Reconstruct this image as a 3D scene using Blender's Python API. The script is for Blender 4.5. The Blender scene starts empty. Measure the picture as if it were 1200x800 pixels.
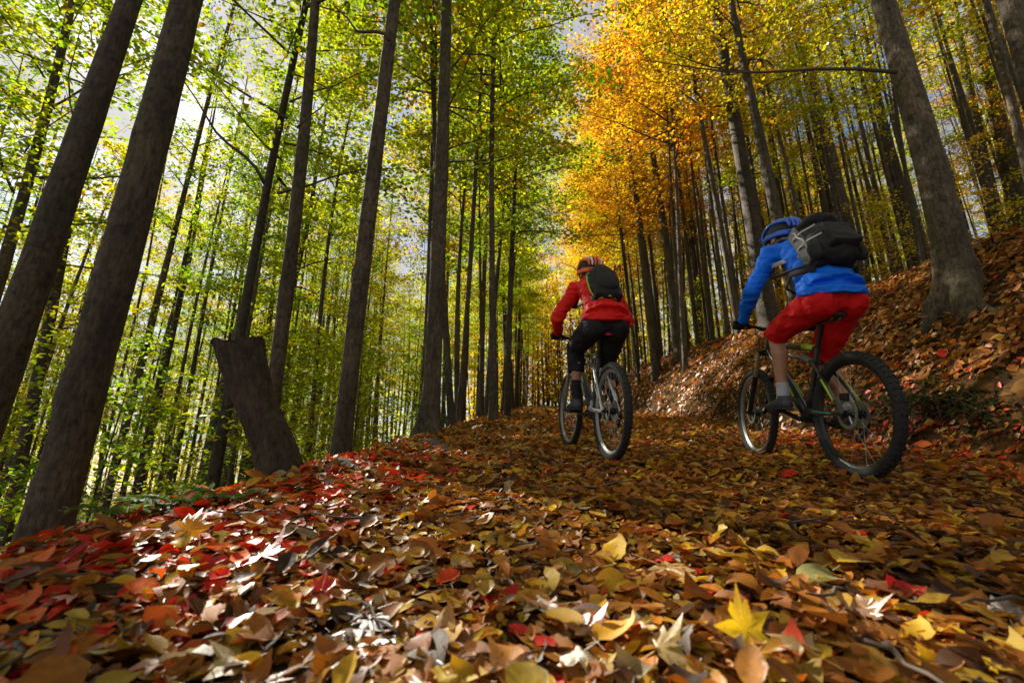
import bpy, bmesh, math, random
import numpy as np
from mathutils import Vector, Matrix, Quaternion, noise as mnoise
random.seed(7)
RNG = np.random.default_rng(11)
R = math.radians
SC = bpy.context.scene
COL = SC.collection

# ------------------------------------------------------------------ camera
CAM_Z, PITCH, FPX = 0.46, R(15.5), 533.0
cam_d = bpy.data.cameras.new('camera')
cam_d.sensor_width = 36.0
cam_d.lens = 36.0 * FPX / 1200.0
cam_d.clip_start, cam_d.clip_end = 0.03, 2000.0
cam_d.dof.use_dof = True
cam_d.dof.focus_distance = 3.4
cam_d.dof.aperture_fstop = 2.8
cam = bpy.data.objects.new('camera', cam_d)
cam.location = (0, 0, CAM_Z)
cam.rotation_euler = (R(90) + PITCH, 0, 0)
COL.objects.link(cam)
SC.camera = cam

# ------------------------------------------------------------------ sky and sun
SUN_AZ, SUN_EL = R(-44), R(36)          # azimuth measured to the right of +Y
world = bpy.data.worlds.new('World')
SC.world = world
world.use_nodes = True
wn, wl = world.node_tree.nodes, world.node_tree.links
wn.clear()
sky = wn.new('ShaderNodeTexSky')
sky.sky_type = 'NISHITA'
sky.sun_disc = False
sky.sun_elevation = SUN_EL
sky.sun_rotation = SUN_AZ
sky.air_density, sky.dust_density, sky.ozone_density = 1.0, 0.6, 1.5
tc = wn.new('ShaderNodeTexCoord')
cn = wn.new('ShaderNodeTexNoise')
cn.inputs['Scale'].default_value = 2.6
cn.inputs['Detail'].default_value = 7
cn.inputs['Roughness'].default_value = 0.6
cr = wn.new('ShaderNodeMapRange')
cr.inputs[1].default_value, cr.inputs[2].default_value = 0.37, 0.53
cr.inputs[3].default_value, cr.inputs[4].default_value = 0.0, 0.9
cm = wn.new('ShaderNodeMix')
cm.data_type = 'RGBA'
cm.inputs['B'].default_value = (4.7, 4.5, 4.4, 1)
bg = wn.new('ShaderNodeBackground')
bg.inputs['Strength'].default_value = 0.05
wo = wn.new('ShaderNodeOutputWorld')
wl.new(tc.outputs['Generated'], cn.inputs['Vector'])
wl.new(cn.outputs['Fac'], cr.inputs[0])
wl.new(cr.outputs[0], cm.inputs['Factor'])
wl.new(sky.outputs['Color'], cm.inputs['A'])
wl.new(cm.outputs['Result'], bg.inputs['Color'])
wl.new(bg.outputs[0], wo.inputs[0])

sun_d = bpy.data.lights.new('sun', 'SUN')
sun_d.energy, sun_d.angle, sun_d.color = 5.0, R(0.6), (1.0, 0.93, 0.80)
sun = bpy.data.objects.new('sun', sun_d)
SUN_DIR = Vector((math.sin(SUN_AZ) * math.cos(SUN_EL), math.cos(SUN_AZ) * math.cos(SUN_EL), math.sin(SUN_EL)))
sun.rotation_euler = SUN_DIR.to_track_quat('Z', 'Y').to_euler()
COL.objects.link(sun)

SC.view_settings.view_transform = 'Standard'
SC.view_settings.look = 'None'
SC.view_settings.gamma = 1.0
SC.view_settings.use_curve_mapping = False
SC.view_settings.exposure = 1.55
SC.render.engine = 'CYCLES'
SC.cycles.use_denoising = True
SC.cycles.max_bounces = 5
SC.cycles.diffuse_bounces = 4
SC.cycles.transmission_bounces = 4
SC.cycles.sample_clamp_indirect = 6.0

# ------------------------------------------------------------------ helpers
def link(o, parent=None):
    COL.objects.link(o)
    if parent is not None:
        o.parent = parent
    return o

def tag(o, label=None, cat=None, group=None, kind=None):
    if label: o['label'] = label
    if cat: o['category'] = cat
    if group: o['group'] = group
    if kind: o['kind'] = kind
    return o

def mesh_np(name, V, F, smooth=True, mat=None, col=None):
    """V (n,3); F list of face tuples or (m,k) array; col (n,3) per-vertex colour"""
    me = bpy.data.meshes.new(name)
    V = np.asarray(V, dtype=np.float32)
    if isinstance(F, np.ndarray):
        m, k = F.shape
        me.vertices.add(len(V)); me.vertices.foreach_set('co', V.ravel())
        me.loops.add(m * k); me.loops.foreach_set('vertex_index', F.astype(np.int32).ravel())
        me.polygons.add(m)
        me.polygons.foreach_set('loop_start', np.arange(0, m * k, k, dtype=np.int32))
        me.polygons.foreach_set('loop_total', np.full(m, k, dtype=np.int32))
        me.update(calc_edges=True)
    else:
        me.from_pydata(V.tolist(), [], F)
    if smooth:
        me.polygons.foreach_set('use_smooth', np.ones(len(me.polygons), dtype=bool))
    if col is not None:
        a = me.color_attributes.new('tone', 'FLOAT_COLOR', 'POINT')
        c = np.ones((len(V), 4), dtype=np.float32); c[:, :3] = col
        a.data.foreach_set('color', c.ravel())
    if mat is not None:
        me.materials.append(mat)
    me.update()
    return me

def obj(name, me, parent=None, loc=None):
    o = bpy.data.objects.new(name, me)
    if loc is not None: o.location = loc
    return link(o, parent)

def empty(name, loc=(0, 0, 0)):
    o = bpy.data.objects.new(name, None)
    o.location = loc
    o.empty_display_size = 0.2
    return link(o)

class MB:
    """collects shapes for one mesh"""
    def __init__(s): s.V = []; s.F = []
    def add(s, V, F):
        b = len(s.V); s.V += [tuple(v) for v in V]; s.F += [tuple(i + b for i in f) for f in F]
    def tube(s, pts, rad, n=8, side=None, cap=True, dome=False):
        pts = [Vector(p) for p in pts]
        m = len(pts)
        if not isinstance(rad, (list, tuple)): rad = [rad] * m
        rad = [(r, r) if not isinstance(r, (list, tuple)) else r for r in rad]
        if dome:      # rounded ends
            d0 = (pts[0] - pts[1]).normalized(); d1 = (pts[-1] - pts[-2]).normalized()
            r0, r1 = min(rad[0]), min(rad[-1])
            P, Q = [], []
            for f in (0.98, 0.75, 0.4):
                P.append(pts[0] + d0 * r0 * f); q = math.sqrt(max(0, 1 - f * f)); Q.append((rad[0][0] * q, rad[0][1] * q))
            P += pts; Q += rad
            for f in (0.4, 0.75, 0.98):
                P.append(pts[-1] + d1 * r1 * f); q = math.sqrt(max(0, 1 - f * f)); Q.append((rad[-1][0] * q, rad[-1][1] * q))
            pts, rad = P, Q; m = len(pts)
        prev = None; rings = []
        for i in range(m):
            t = (pts[min(i + 1, m - 1)] - pts[max(i - 1, 0)]).normalized()
            if side is not None: a = Vector(side)
            elif prev is not None: a = prev
            else: a = Vector((1, 0, 0)) if abs(t.x) < 0.8 else Vector((0, 1, 0))
            a = (a - t * a.dot(t)).normalized(); prev = a
            b = t.cross(a)
            rings.append([pts[i] + a * (rad[i][0] * math.cos(2 * math.pi * k / n)) + b * (rad[i][1] * math.sin(2 * math.pi * k / n)) for k in range(n)])
        V = [v for r in rings for v in r]; F = []
        for i in range(m - 1):
            for k in range(n):
                F.append((i * n + k, i * n + (k + 1) % n, (i + 1) * n + (k + 1) % n, (i + 1) * n + k))
        if cap:
            F.append(tuple(range(n - 1, -1, -1))); F.append(tuple((m - 1) * n + k for k in range(n)))
        s.add(V, F); return s
    def ball(s, c, r, nu=14, nv=9, rot=None):
        c = Vector(c); r = (r, r, r) if not isinstance(r, (list, tuple)) else r
        V = []; F = []
        for j in range(nv + 1):
            ph = math.pi * j / nv
            for i in range(nu):
                th = 2 * math.pi * i / nu
                v = Vector((r[0] * math.sin(ph) * math.cos(th), r[1] * math.sin(ph) * math.sin(th), r[2] * math.cos(ph)))
                if rot is not None: v = rot @ v
                V.append(c + v)
        for j in range(nv):
            for i in range(nu):
                F.append((j * nu + i, (j + 1) * nu + i, (j + 1) * nu + (i + 1) % nu, j * nu + (i + 1) % nu))
        s.add(V, F); return s
    def box(s, c, h, rot=None, taper=1.0):
        c = Vector(c); V = []
        for z in (-1, 1):
            for x, y in ((-1, -1), (1, -1), (1, 1), (-1, 1)):
                k = taper if z > 0 else 1
                v = Vector((x * h[0] * k, y * h[1] * k, z * h[2]))
                if rot is not None: v = rot @ v
                V.append(c + v)
        s.add(V, [(3, 2, 1, 0), (4, 5, 6, 7), (0, 1, 5, 4), (1, 2, 6, 5), (2, 3, 7, 6), (3, 0, 4, 7)]); return s
    def ring(s, c, axis, Rr, sect, n=48):
        """sweep closed section [(radial, axial)] round axis y-like"""
        c = Vector(c); ax = Vector(axis).normalized()
        a = Vector((1, 0, 0)); a = (a - ax * a.dot(ax)).normalized(); b = ax.cross(a)
        m = len(sect); V = []; F = []
        for i in range(n):
            t = 2 * math.pi * i / n; d = a * math.cos(t) + b * math.sin(t)
            for (rr, zz) in sect: V.append(c + d * (Rr + rr) + ax * zz)
        for i in range(n):
            for k in range(m):
                F.append((i * m + k, i * m + (k + 1) % m, ((i + 1) % n) * m + (k + 1) % m, ((i + 1) % n) * m + k))
        s.add(V, F); return s
    def build(s, name, mat, parent=None, smooth=True, bevel=0, edge=False):
        me = mesh_np(name, s.V, s.F, smooth, mat)
        o = obj(name, me, parent)
        if bevel:
            b = o.modifiers.new('bevel', 'BEVEL'); b.width = bevel; b.segments = 2; b.limit_method = 'ANGLE'
        if edge:
            me.set_sharp_from_angle(angle=R(40))
        return o
    def skin(s, name, mat, voxel, smooth_it=6, parent=None, wr=0.0, wscale=9.0, wfn=None):
        """fuse the collected shapes into one continuous surface, with optional cloth folds"""
        me = mesh_np('tmp', s.V, s.F)
        t = bpy.data.objects.new('tmp', me); COL.objects.link(t)
        m = t.modifiers.new('r', 'REMESH'); m.mode = 'VOXEL'; m.voxel_size = voxel
        q = t.modifiers.new('s', 'SMOOTH'); q.iterations = smooth_it; q.factor = 0.5
        dg = bpy.context.evaluated_depsgraph_get()
        out = bpy.data.meshes.new_from_object(t.evaluated_get(dg))
        bpy.data.objects.remove(t); bpy.data.meshes.remove(me)
        if wr:
            co = [v.co.copy() for v in out.vertices]; nn = [v.normal.copy() for v in out.vertices]
            for v, c, n_ in zip(out.vertices, co, nn):
                p = wfn(c) if wfn else c * wscale
                k = mnoise.noise(p) + 0.5 * mnoise.noise(p * 2.1)
                ridge = (1 - abs(mnoise.noise(p * 1.3 + Vector((9, 3, 5))))) ** 3
                v.co = c + n_ * wr * (0.7 * k + 0.8 * ridge - 0.3)
        out.name = name
        out.polygons.foreach_set('use_smooth', np.ones(len(out.polygons), dtype=bool))
        out.materials.clear(); out.materials.append(mat)
        o = obj(name, out, parent)
        if wr:
            q = o.modifiers.new('soften', 'SMOOTH'); q.iterations = 2; q.factor = 0.4
        return o

# ------------------------------------------------------------------ materials
def new_mat(name):
    m = bpy.data.materials.new(name); m.use_nodes = True
    n = m.node_tree.nodes; l = m.node_tree.links
    return m, n, l, n['Principled BSDF']

def plain(name, c, rough=0.5, metal=0.0, bump=0.0, bscale=60, var=0.0, vscale=8, coat=0.0):
    m, n, l, p = new_mat(name)
    p.inputs['Roughness'].default_value = rough; p.inputs['Metallic'].default_value = metal
    p.inputs['Base Color'].default_value = (*c, 1); p.inputs['Coat Weight'].default_value = coat
    t = n.new('ShaderNodeTexCoord')
    if var:
        z = n.new('ShaderNodeTexNoise'); z.inputs['Scale'].default_value = vscale; z.inputs['Detail'].default_value = 5
        x = n.new('ShaderNodeMix'); x.data_type = 'RGBA'
        x.inputs['A'].default_value = (*[v * (1 - var) for v in c], 1)
        x.inputs['B'].default_value = (*[min(1, v * (1 + var)) for v in c], 1)
        l.new(t.outputs['Object'], z.inputs['Vector']); l.new(z.outputs['Fac'], x.inputs['Factor'])
        l.new(x.outputs['Result'], p.inputs['Base Color'])
    if bump:
        z = n.new('ShaderNodeTexNoise'); z.inputs['Scale'].default_value = bscale; z.inputs['Detail'].default_value = 4
        b = n.new('ShaderNodeBump'); b.inputs['Strength'].default_value = bump; b.inputs['Distance'].default_value = 0.01
        l.new(t.outputs['Object'], z.inputs['Vector']); l.new(z.outputs['Fac'], b.inputs['Height'])
        l.new(b.outputs['Normal'], p.inputs['Normal'])
    return m

def ramp(n, stops):
    r = n.new('ShaderNodeValToRGB'); e = r.color_ramp.elements
    while len(e) < len(stops): e.new(0.5)
    for k, (pos, c) in zip(e, stops): k.position = pos; k.color = (*c, 1)
    return r

def bark_mat(name, lo, hi, moss):
    m, n, l, p = new_mat(name)
    t = n.new('ShaderNodeTexCoord'); mp = n.new('ShaderNodeMapping')
    mp.inputs['Scale'].default_value = (1, 1, 0.35)
    oi = n.new('ShaderNodeObjectInfo')
    ad = n.new('ShaderNodeVectorMath'); ad.operation = 'ADD'
    sc = n.new('ShaderNodeVectorMath'); sc.operation = 'SCALE'; sc.inputs['Scale'].default_value = 37.0
    l.new(oi.outputs['Random'], sc.inputs[0]); l.new(t.outputs['Object'], mp.inputs['Vector'])
    l.new(mp.outputs[0], ad.inputs[0]); l.new(sc.outputs[0], ad.inputs[1])
    z1 = n.new('ShaderNodeTexNoise'); z1.inputs['Scale'].default_value = 5; z1.inputs['Detail'].default_value = 8; z1.inputs['Roughness'].default_value = 0.65
    l.new(ad.outputs[0], z1.inputs['Vector'])
    r1 = ramp(n, [(0.3, lo), (0.62, hi), (0.8, tuple(v * 1.45 for v in hi))]); l.new(z1.outputs['Fac'], r1.inputs[0])
    z2 = n.new('ShaderNodeTexNoise'); z2.inputs['Scale'].default_value = 1.6; z2.inputs['Detail'].default_value = 4
    l.new(ad.outputs[0], z2.inputs['Vector'])
    mr = n.new('ShaderNodeMapRange'); mr.inputs[1].default_value, mr.inputs[2].default_value = 0.5, 0.68; mr.inputs[4].default_value = 0.6
    l.new(z2.outputs['Fac'], mr.inputs[0])
    x = n.new('ShaderNodeMix'); x.data_type = 'RGBA'; x.inputs['B'].default_value = (*moss, 1)
    l.new(mr.outputs[0], x.inputs['Factor']); l.new(r1.outputs[0], x.inputs['A'])
    l.new(x.outputs['Result'], p.inputs['Base Color'])
    p.inputs['Roughness'].default_value = 0.85
    # horizontal scars and fine grain
    mp2 = n.new('ShaderNodeMapping'); mp2.inputs['Scale'].default_value = (6, 6, 26)
    l.new(ad.outputs[0], mp2.inputs['Vector'])
    z3 = n.new('ShaderNodeTexNoise'); z3.inputs['Scale'].default_value = 1.4; z3.inputs['Detail'].default_value = 6
    l.new(mp2.outputs[0], z3.inputs['Vector'])
    # pale lichen freckles and dark scars
    mp3 = n.new('ShaderNodeMapping'); mp3.inputs['Scale'].default_value = (1, 1, 0.9)
    l.new(ad.outputs[0], mp3.inputs['Vector'])
    vz = n.new('ShaderNodeTexNoise'); vz.inputs['Scale'].default_value = 34; vz.inputs['Detail'].default_value = 5; vz.inputs['Roughness'].default_value = 0.7
    l.new(mp3.outputs[0], vz.inputs['Vector'])
    lr = n.new('ShaderNodeMapRange'); lr.inputs[1].default_value, lr.inputs[2].default_value = 0.35, 0.7; lr.inputs[3].default_value, lr.inputs[4].default_value = 0.35, 1.9
    l.new(vz.outputs['Fac'], lr.inputs[0])
    sr = n.new('ShaderNodeMapRange'); sr.inputs[1].default_value, sr.inputs[2].default_value = 0.30, 0.44; sr.inputs[3].default_value, sr.inputs[4].default_value = 0.35, 1.0
    l.new(z3.outputs['Fac'], sr.inputs[0])
    mm = n.new('ShaderNodeMath'); mm.operation = 'MULTIPLY'; l.new(lr.outputs[0], mm.inputs[0]); l.new(sr.outputs[0], mm.inputs[1])
    vs = n.new('ShaderNodeVectorMath'); vs.operation = 'SCALE'; l.new(x.outputs['Result'], vs.inputs[0])
    tv = n.new('ShaderNodeMapRange'); tv.inputs[3].default_value, tv.inputs[4].default_value = 0.75, 1.7; l.new(oi.outputs['Random'], tv.inputs[0])
    m3 = n.new('ShaderNodeMath'); m3.operation = 'MULTIPLY'; l.new(mm.outputs[0], m3.inputs[0]); l.new(tv.outputs[0], m3.inputs[1]); l.new(m3.outputs[0], vs.inputs['Scale'])
    l.new(vs.outputs[0], p.inputs['Base Color'])
    hs_ = n.new('ShaderNodeMath'); hs_.operation = 'ADD'; l.new(vz.outputs['Fac'], hs_.inputs[0]); l.new(z3.outputs['Fac'], hs_.inputs[1])
    b = n.new('ShaderNodeBump'); b.inputs['Strength'].default_value = 0.9; b.inputs['Distance'].default_value = 0.03
    l.new(hs_.outputs[0], b.inputs['Height']); l.new(b.outputs['Normal'], p.inputs['Normal'])
    return m

def leaf_mat(name, trans, rough, tmul, gloss=0.06):
    """colour = per-leaf tone x the object's own colour; light passes through the blade"""
    m, n, l, p = new_mat(name)
    n.remove(p)
    at = n.new('ShaderNodeAttribute'); at.attribute_name = 'tone'
    oi = n.new('ShaderNodeObjectInfo')
    mx = n.new('ShaderNodeMix'); mx.data_type = 'RGBA'; mx.blend_type = 'MULTIPLY'; mx.inputs['Factor'].default_value = 1
    l.new(at.outputs['Color'], mx.inputs['A']); l.new(oi.outputs['Color'], mx.inputs['B'])
    t = n.new('ShaderNodeTexCoord'); z = n.new('ShaderNodeTexNoise'); z.inputs['Scale'].default_value = 45; z.inputs['Detail'].default_value = 4
    l.new(t.outputs['Object'], z.inputs['Vector'])
    rm = n.new('ShaderNodeMapRange'); rm.inputs[1].default_value, rm.inputs[2].default_value = 0.3, 0.7; rm.inputs[3].default_value, rm.inputs[4].default_value = 0.65, 1.25
    l.new(z.outputs['Fac'], rm.inputs[0])
    mv = n.new('ShaderNodeVectorMath'); mv.operation = 'SCALE'
    l.new(mx.outputs['Result'], mv.inputs[0]); l.new(rm.outputs[0], mv.inputs['Scale'])
    d = n.new('ShaderNodeBsdfDiffuse'); tr = n.new('ShaderNodeBsdfTranslucent'); g = n.new('ShaderNodeBsdfGlossy')
    g.inputs['Roughness'].default_value = rough; g.inputs['Color'].default_value = (1, 1, 1, 1)
    tm = n.new('ShaderNodeVectorMath'); tm.operation = 'MULTIPLY'; tm.inputs[1].default_value = tmul
    l.new(mv.outputs[0], d.inputs['Color']); l.new(mv.outputs[0], tm.inputs[0]); l.new(tm.outputs[0], tr.inputs['Color'])
    a = n.new('ShaderNodeMixShader'); a.inputs[0].default_value = trans
    l.new(d.outputs[0], a.inputs[1]); l.new(tr.outputs[0], a.inputs[2])
    fr = n.new('ShaderNodeFresnel'); fr.inputs['IOR'].default_value = 1.35
    b = n.new('ShaderNodeMixShader')
    fm = n.new('ShaderNodeMath'); fm.operation = 'MULTIPLY_ADD'; fm.inputs[1].default_value = 0.26 if gloss > 0 else 0.10; fm.inputs[2].default_value = gloss * 0.25
    l.new(fr.outputs[0], fm.inputs[0]); l.new(fm.outputs[0], b.inputs[0])
    l.new(a.outputs[0], b.inputs[1]); l.new(g.outputs[0], b.inputs[2])
    if gloss > 0.05:
        bp = n.new('ShaderNodeBump'); bp.inputs['Strength'].default_value = 0.5; bp.inputs['Distance'].default_value = 0.004
        l.new(z.outputs['Fac'], bp.inputs['Height'])
        for q in (d, g): l.new(bp.outputs[0], q.inputs['Normal'])
    l.new(b.outputs[0], n['Material Output'].inputs[0])
    return m

BARK = bark_mat('beech bark', (0.018, 0.012, 0.007), (0.078, 0.055, 0.033), (0.040, 0.036, 0.013))
BARK_D = bark_mat('stump bark', (0.014, 0.009, 0.005), (0.066, 0.042, 0.022), (0.034, 0.030, 0.011))
TWIG = plain('twig bark', (0.07, 0.05, 0.035), 0.85, var=0.3)
CANOPY = leaf_mat('canopy leaf', 0.68, 0.5, (1.35, 1.35, 0.7), 0.0)
LITTER = leaf_mat('fallen leaf', 0.32, 0.42, (1.25, 1.0, 0.6), 0.055)
HERB = leaf_mat('herb leaf', 0.4, 0.6, (1.1, 1.2, 0.7), 0.0)

def ground_mat(name):
    m, n, l, p = new_mat(name)
    t = n.new('ShaderNodeTexCoord')
    v = n.new('ShaderNodeTexVoronoi'); v.inputs['Scale'].default_value = 13
    w = n.new('ShaderNodeTexNoise'); w.inputs['Scale'].default_value = 9; w.inputs['Detail'].default_value = 3
    sm = n.new('ShaderNodeMix'); sm.data_type = 'VECTOR'; sm.inputs['Factor'].default_value = 0.12
    l.new(t.outputs['Object'], w.inputs['Vector']); l.new(t.outputs['Object'], sm.inputs['A']); l.new(w.outputs['Color'], sm.inputs['B'])
    l.new(sm.outputs['Result'], v.inputs['Vector'])
    sp = n.new('ShaderNodeSeparateColor'); l.new(v.outputs['Color'], sp.inputs[0])
    r1 = ramp(n, [(0.0, (0.012, 0.007, 0.004)), (0.3, (0.035, 0.018, 0.007)), (0.6, (0.07, 0.034, 0.010)), (0.85, (0.11, 0.05, 0.012)), (1, (0.14, 0.07, 0.016))])
    l.new(sp.outputs[0], r1.inputs[0])
    z = n.new('ShaderNodeTexNoise'); z.inputs['Scale'].default_value = 0.9; z.inputs['Detail'].default_value = 6
    l.new(t.outputs['Object'], z.inputs['Vector'])
    r2 = ramp(n, [(0.35, (0.022, 0.014, 0.008)), (0.65, (0.06, 0.034, 0.016))]); l.new(z.outputs['Fac'], r2.inputs[0])
    mr = n.new('ShaderNodeMapRange'); mr.inputs[1].default_value, mr.inputs[2].default_value = 0.4, 0.6; mr.inputs[3].default_value, mr.inputs[4].default_value = 0.35, 0.85
    l.new(z.outputs['Fac'], mr.inputs[0])
    x = n.new('ShaderNodeMix'); x.data_type = 'RGBA'
    l.new(mr.outputs[0], x.inputs['Factor']); l.new(r2.outputs[0], x.inputs['A']); l.new(r1.outputs[0], x.inputs['B'])
    l.new(x.outputs['Result'], p.inputs['Base Color'])
    p.inputs['Roughness'].default_value = 1.0; p.inputs['Specular IOR Level'].default_value = 0.05
    b = n.new('ShaderNodeBump'); b.inputs['Strength'].default_value = 0.8; b.inputs['Distance'].default_value = 0.03
    l.new(sp.outputs[1], b.inputs['Height']); l.new(b.outputs['Normal'], p.inputs['Normal'])
    return m
GROUND = ground_mat('forest floor')

# ------------------------------------------------------------------ terrain
def n2(x, y, s, o=0.0):
    return mnoise.noise(Vector((x * s + o, y * s - o, o * 1.7)))
def sstep(a, b, x):
    t = min(1.0, max(0.0, (x - a) / (b - a))); return t * t * (3 - 2 * t)
def rise(y):
    return 0.141 * y if y < 45 else 0.141 * 45 + 0.05 * (y - 45)
def ground(x, y):
    s = x - 0.075 * min(y, 60)
    z = rise(y)
    e = -1.45 + 0.12 * n2(0, y, 0.9, 3.0)
    if s < e:                                  # the hillside falls away below the path
        d = e - s
        z -= 0.54 * (max(0, min(d, 5) - 0.25) + min(d, 0.25) ** 2 / 0.5) + 0.34 * max(0, min(d, 40) - 5) + 0.1 * max(0, d - 40)
        z += 0.10 * n2(x, y, 0.6, 8.0) * min(1, d)
    elif s < 3.35:
        z += 0.035 * n2(x, y, 0.7) + 0.012 * n2(x, y, 2.6, 5.0)
        z += 0.05 * sstep(-0.6, -1.3, s)
    if s >= 3.35:                              # cut bank, slope and shoulder above it
        k = 0.45 + 0.14 * n2(x, y, 0.8, 1.0)
        z += k * sstep(3.35, 3.85 + 0.2 * n2(x, y, 1.3, 2.0), s)
        z += 0.035 * n2(x, y, 0.7) + 0.012 * n2(x, y, 2.6, 5.0)
        if s > 3.7:
            d = min(s, 6.4) - 3.7
            z += 1.05 * d - 0.075 * d * d
            if s > 6.4: z += 0.09 * (min(s, 60) - 6.4)
            z += (0.10 * n2(x, y, 0.55, 6.0) + 0.05 * n2(x, y, 1.6, 4.0)) * min(1, (s - 3.7) * 1.5)
    return z
def gnormal(x, y, h=0.08):
    return Vector((ground(x - h, y) - ground(x + h, y), ground(x, y - h) - ground(x, y + h), 2 * h)).normalized()

YS = np.concatenate([np.linspace(-6, -0.5, 8), np.arange(-0.3, 9, 0.09), np.arange(9.1, 25, 0.3), np.arange(25.3, 70, 1.2), np.array([75, 85, 100, 130, 180, 260, 400.0])])
def strip(name, ss):
    V = []; F = []
    m = len(ss)
    for y in YS:
        for s in ss:
            x = s + 0.075 * min(y, 60); V.append((x, y, ground(x, y)))
    for i in range(len(YS) - 1):
        for k in range(m - 1):
            F.append((i * m + k, i * m + k + 1, (i + 1) * m + k + 1, (i + 1) * m + k))
    o = obj(name, mesh_np(name, V, np.array(F), True, GROUND))
    return tag(o, kind='structure')
path = strip('path', np.arange(-1.6, 3.301, 0.10))
bank = strip('bank', np.concatenate([np.arange(3.3, 5, 0.09), np.arange(5.0, 8.2, 0.14), np.array([8.6, 9, 10, 12, 15, 20, 28, 40, 60, 100, 200, 400.0])]) )
slope = strip('hillside', np.concatenate([-np.array([400.0, 200, 100, 60, 45, 34, 31, 28, 24, 20, 16, 13, 10, 8, 6.5, 5.5, 4.5, 3.9, 3.4]), np.arange(-3.0, -1.59, 0.1)]))

# ------------------------------------------------------------------ pixel helper, used only to find places on the ground
def ray(px, py):
    u, v = (px - 600) / FPX, (400 - py) / FPX
    return Vector((u, math.cos(PITCH) - v * math.sin(PITCH), math.sin(PITCH) + v * math.cos(PITCH)))
def on_ground(px, py):
    d = ray(px, py); t = 0.3
    while t < 80:
        p = d * t
        if CAM_Z + p.z < ground(p.x, p.y): break
        t *= 1.004
    return Vector((p.x, p.y, ground(p.x, p.y)))
def project(p):
    x, y, z = p[0], p[1], p[2] - CAM_Z
    f = y * math.cos(PITCH) + z * math.sin(PITCH)
    v = -y * math.sin(PITCH) + z * math.cos(PITCH)
    return (600 + FPX * x / f, 400 - FPX * v / f, f)

# ------------------------------------------------------------------ leaves (numpy builders)
OVAL = np.array([(0, 0, 0), (0.26, 0.34, 0.05), (0.3, 0.62, 0.06), (0, 1.0, -0.02), (-0.3, 0.62, 0.06), (-0.26, 0.34, 0.05)], dtype=float)
OVAL_F = np.array([(0, 1, 2, 3), (0, 3, 4, 5)])
def rot_from(nrm, spin):
    """(k,3) normals and (k,) spins -> (k,3,3) with columns x,y,z"""
    nrm = nrm / np.linalg.norm(nrm, axis=1, keepdims=True)
    a = np.stack([np.cos(spin), np.sin(spin), np.zeros_like(spin)], 1)
    a = a - nrm * (a * nrm).sum(1, keepdims=True); a /= np.linalg.norm(a, axis=1, keepdims=True)
    b = np.cross(nrm, a)
    return np.stack([a, b, nrm], 2)
def leaf_cloud(P, N, spin, size, tone, tmpl=OVAL, tf=OVAL_F):
    k = len(P); M = rot_from(N, spin)
    M = M * np.stack([RNG.uniform(.7, 1.3, k), np.ones(k), RNG.uniform(.2, 2.2, k)], 1)[:, None, :]
    T = np.einsum('kij,vj->kvi', M, tmpl) * size[:, None, None] + P[:, None, :]
    n = len(tmpl)
    F = (tf[None] + (np.arange(k) * n)[:, None, None]).reshape(-1, tf.shape[1])
    return T.reshape(-1, 3), F, np.repeat(tone, n, axis=0)

# ------------------------------------------------------------------ trees
def axis_fn(seed, bend):
    a, b = random.Random(seed).uniform(0, 6.28), random.Random(seed + 5).uniform(0.25, 0.45)
    def f(z): return Vector((bend * math.sin(b * z + a) - bend * math.sin(a), bend * math.cos(b * 1.2 * z + a * 2) - bend * math.cos(a * 2), z))
    return f
def trunk_mesh(H, r, ax, flare=1.35, n=12, seed=0, step=0.7, low=-0.8):
    zs = [low, -0.3, 0.0, 0.12, 0.3, 0.6]
    while zs[-1] < H: zs.append(zs[-1] + step)
    rg = random.Random(seed); lob = [rg.uniform(0, 6.28) for _ in range(3)]
    kn = [(rg.uniform(.4, 7), rg.uniform(0, 6.28), rg.uniform(.06, .16), rg.uniform(.12, .3)) for _ in range(9 if n > 12 else 0)]
    V = []; F = []
    for z in zs:
        t = min(1.0, max(0, z) / H)
        rr = r * ((1 - t) ** 0.75 * 0.96 + 0.04) * (1 + (flare - 1) * math.exp(-max(0, z + 0.1) / 0.28))
        c = ax(z)
        for k in range(n):
            th = 2 * math.pi * k / n
            lobe = 1 + 0.24 * (flare - 1) / 0.35 * math.exp(-max(0, z) / 0.25) * math.sin(3 * th + lob[0]) * 0.6 + 0.05 * math.sin(2 * th + lob[1] + z * 0.6) + 0.08 * mnoise.noise(Vector((math.cos(th) * 1.5, math.sin(th) * 1.5, z * 1.4 + seed))) + 0.03 * mnoise.noise(Vector((math.cos(th) * 4, math.sin(th) * 4, z * 3 + seed)))
            for (kz, ka, kh, kr) in kn:
                da = math.atan2(math.sin(th - ka), math.cos(th - ka)); lobe += kh * math.exp(-((z - kz) / (kr * .6)) ** 2 - (da / .45) ** 2)
            V.append(c + Vector((math.cos(th), math.sin(th), 0)) * rr * lobe)
    m = len(zs)
    for i in range(m - 1):
        for k in range(n): F.append((i * n + k, i * n + (k + 1) % n, (i + 1) * n + (k + 1) % n, (i + 1) * n + k))
    F.append(tuple((m - 1) * n + k for k in range(n)))
    return mesh_np('trunk', V, F, True, BARK)

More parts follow.
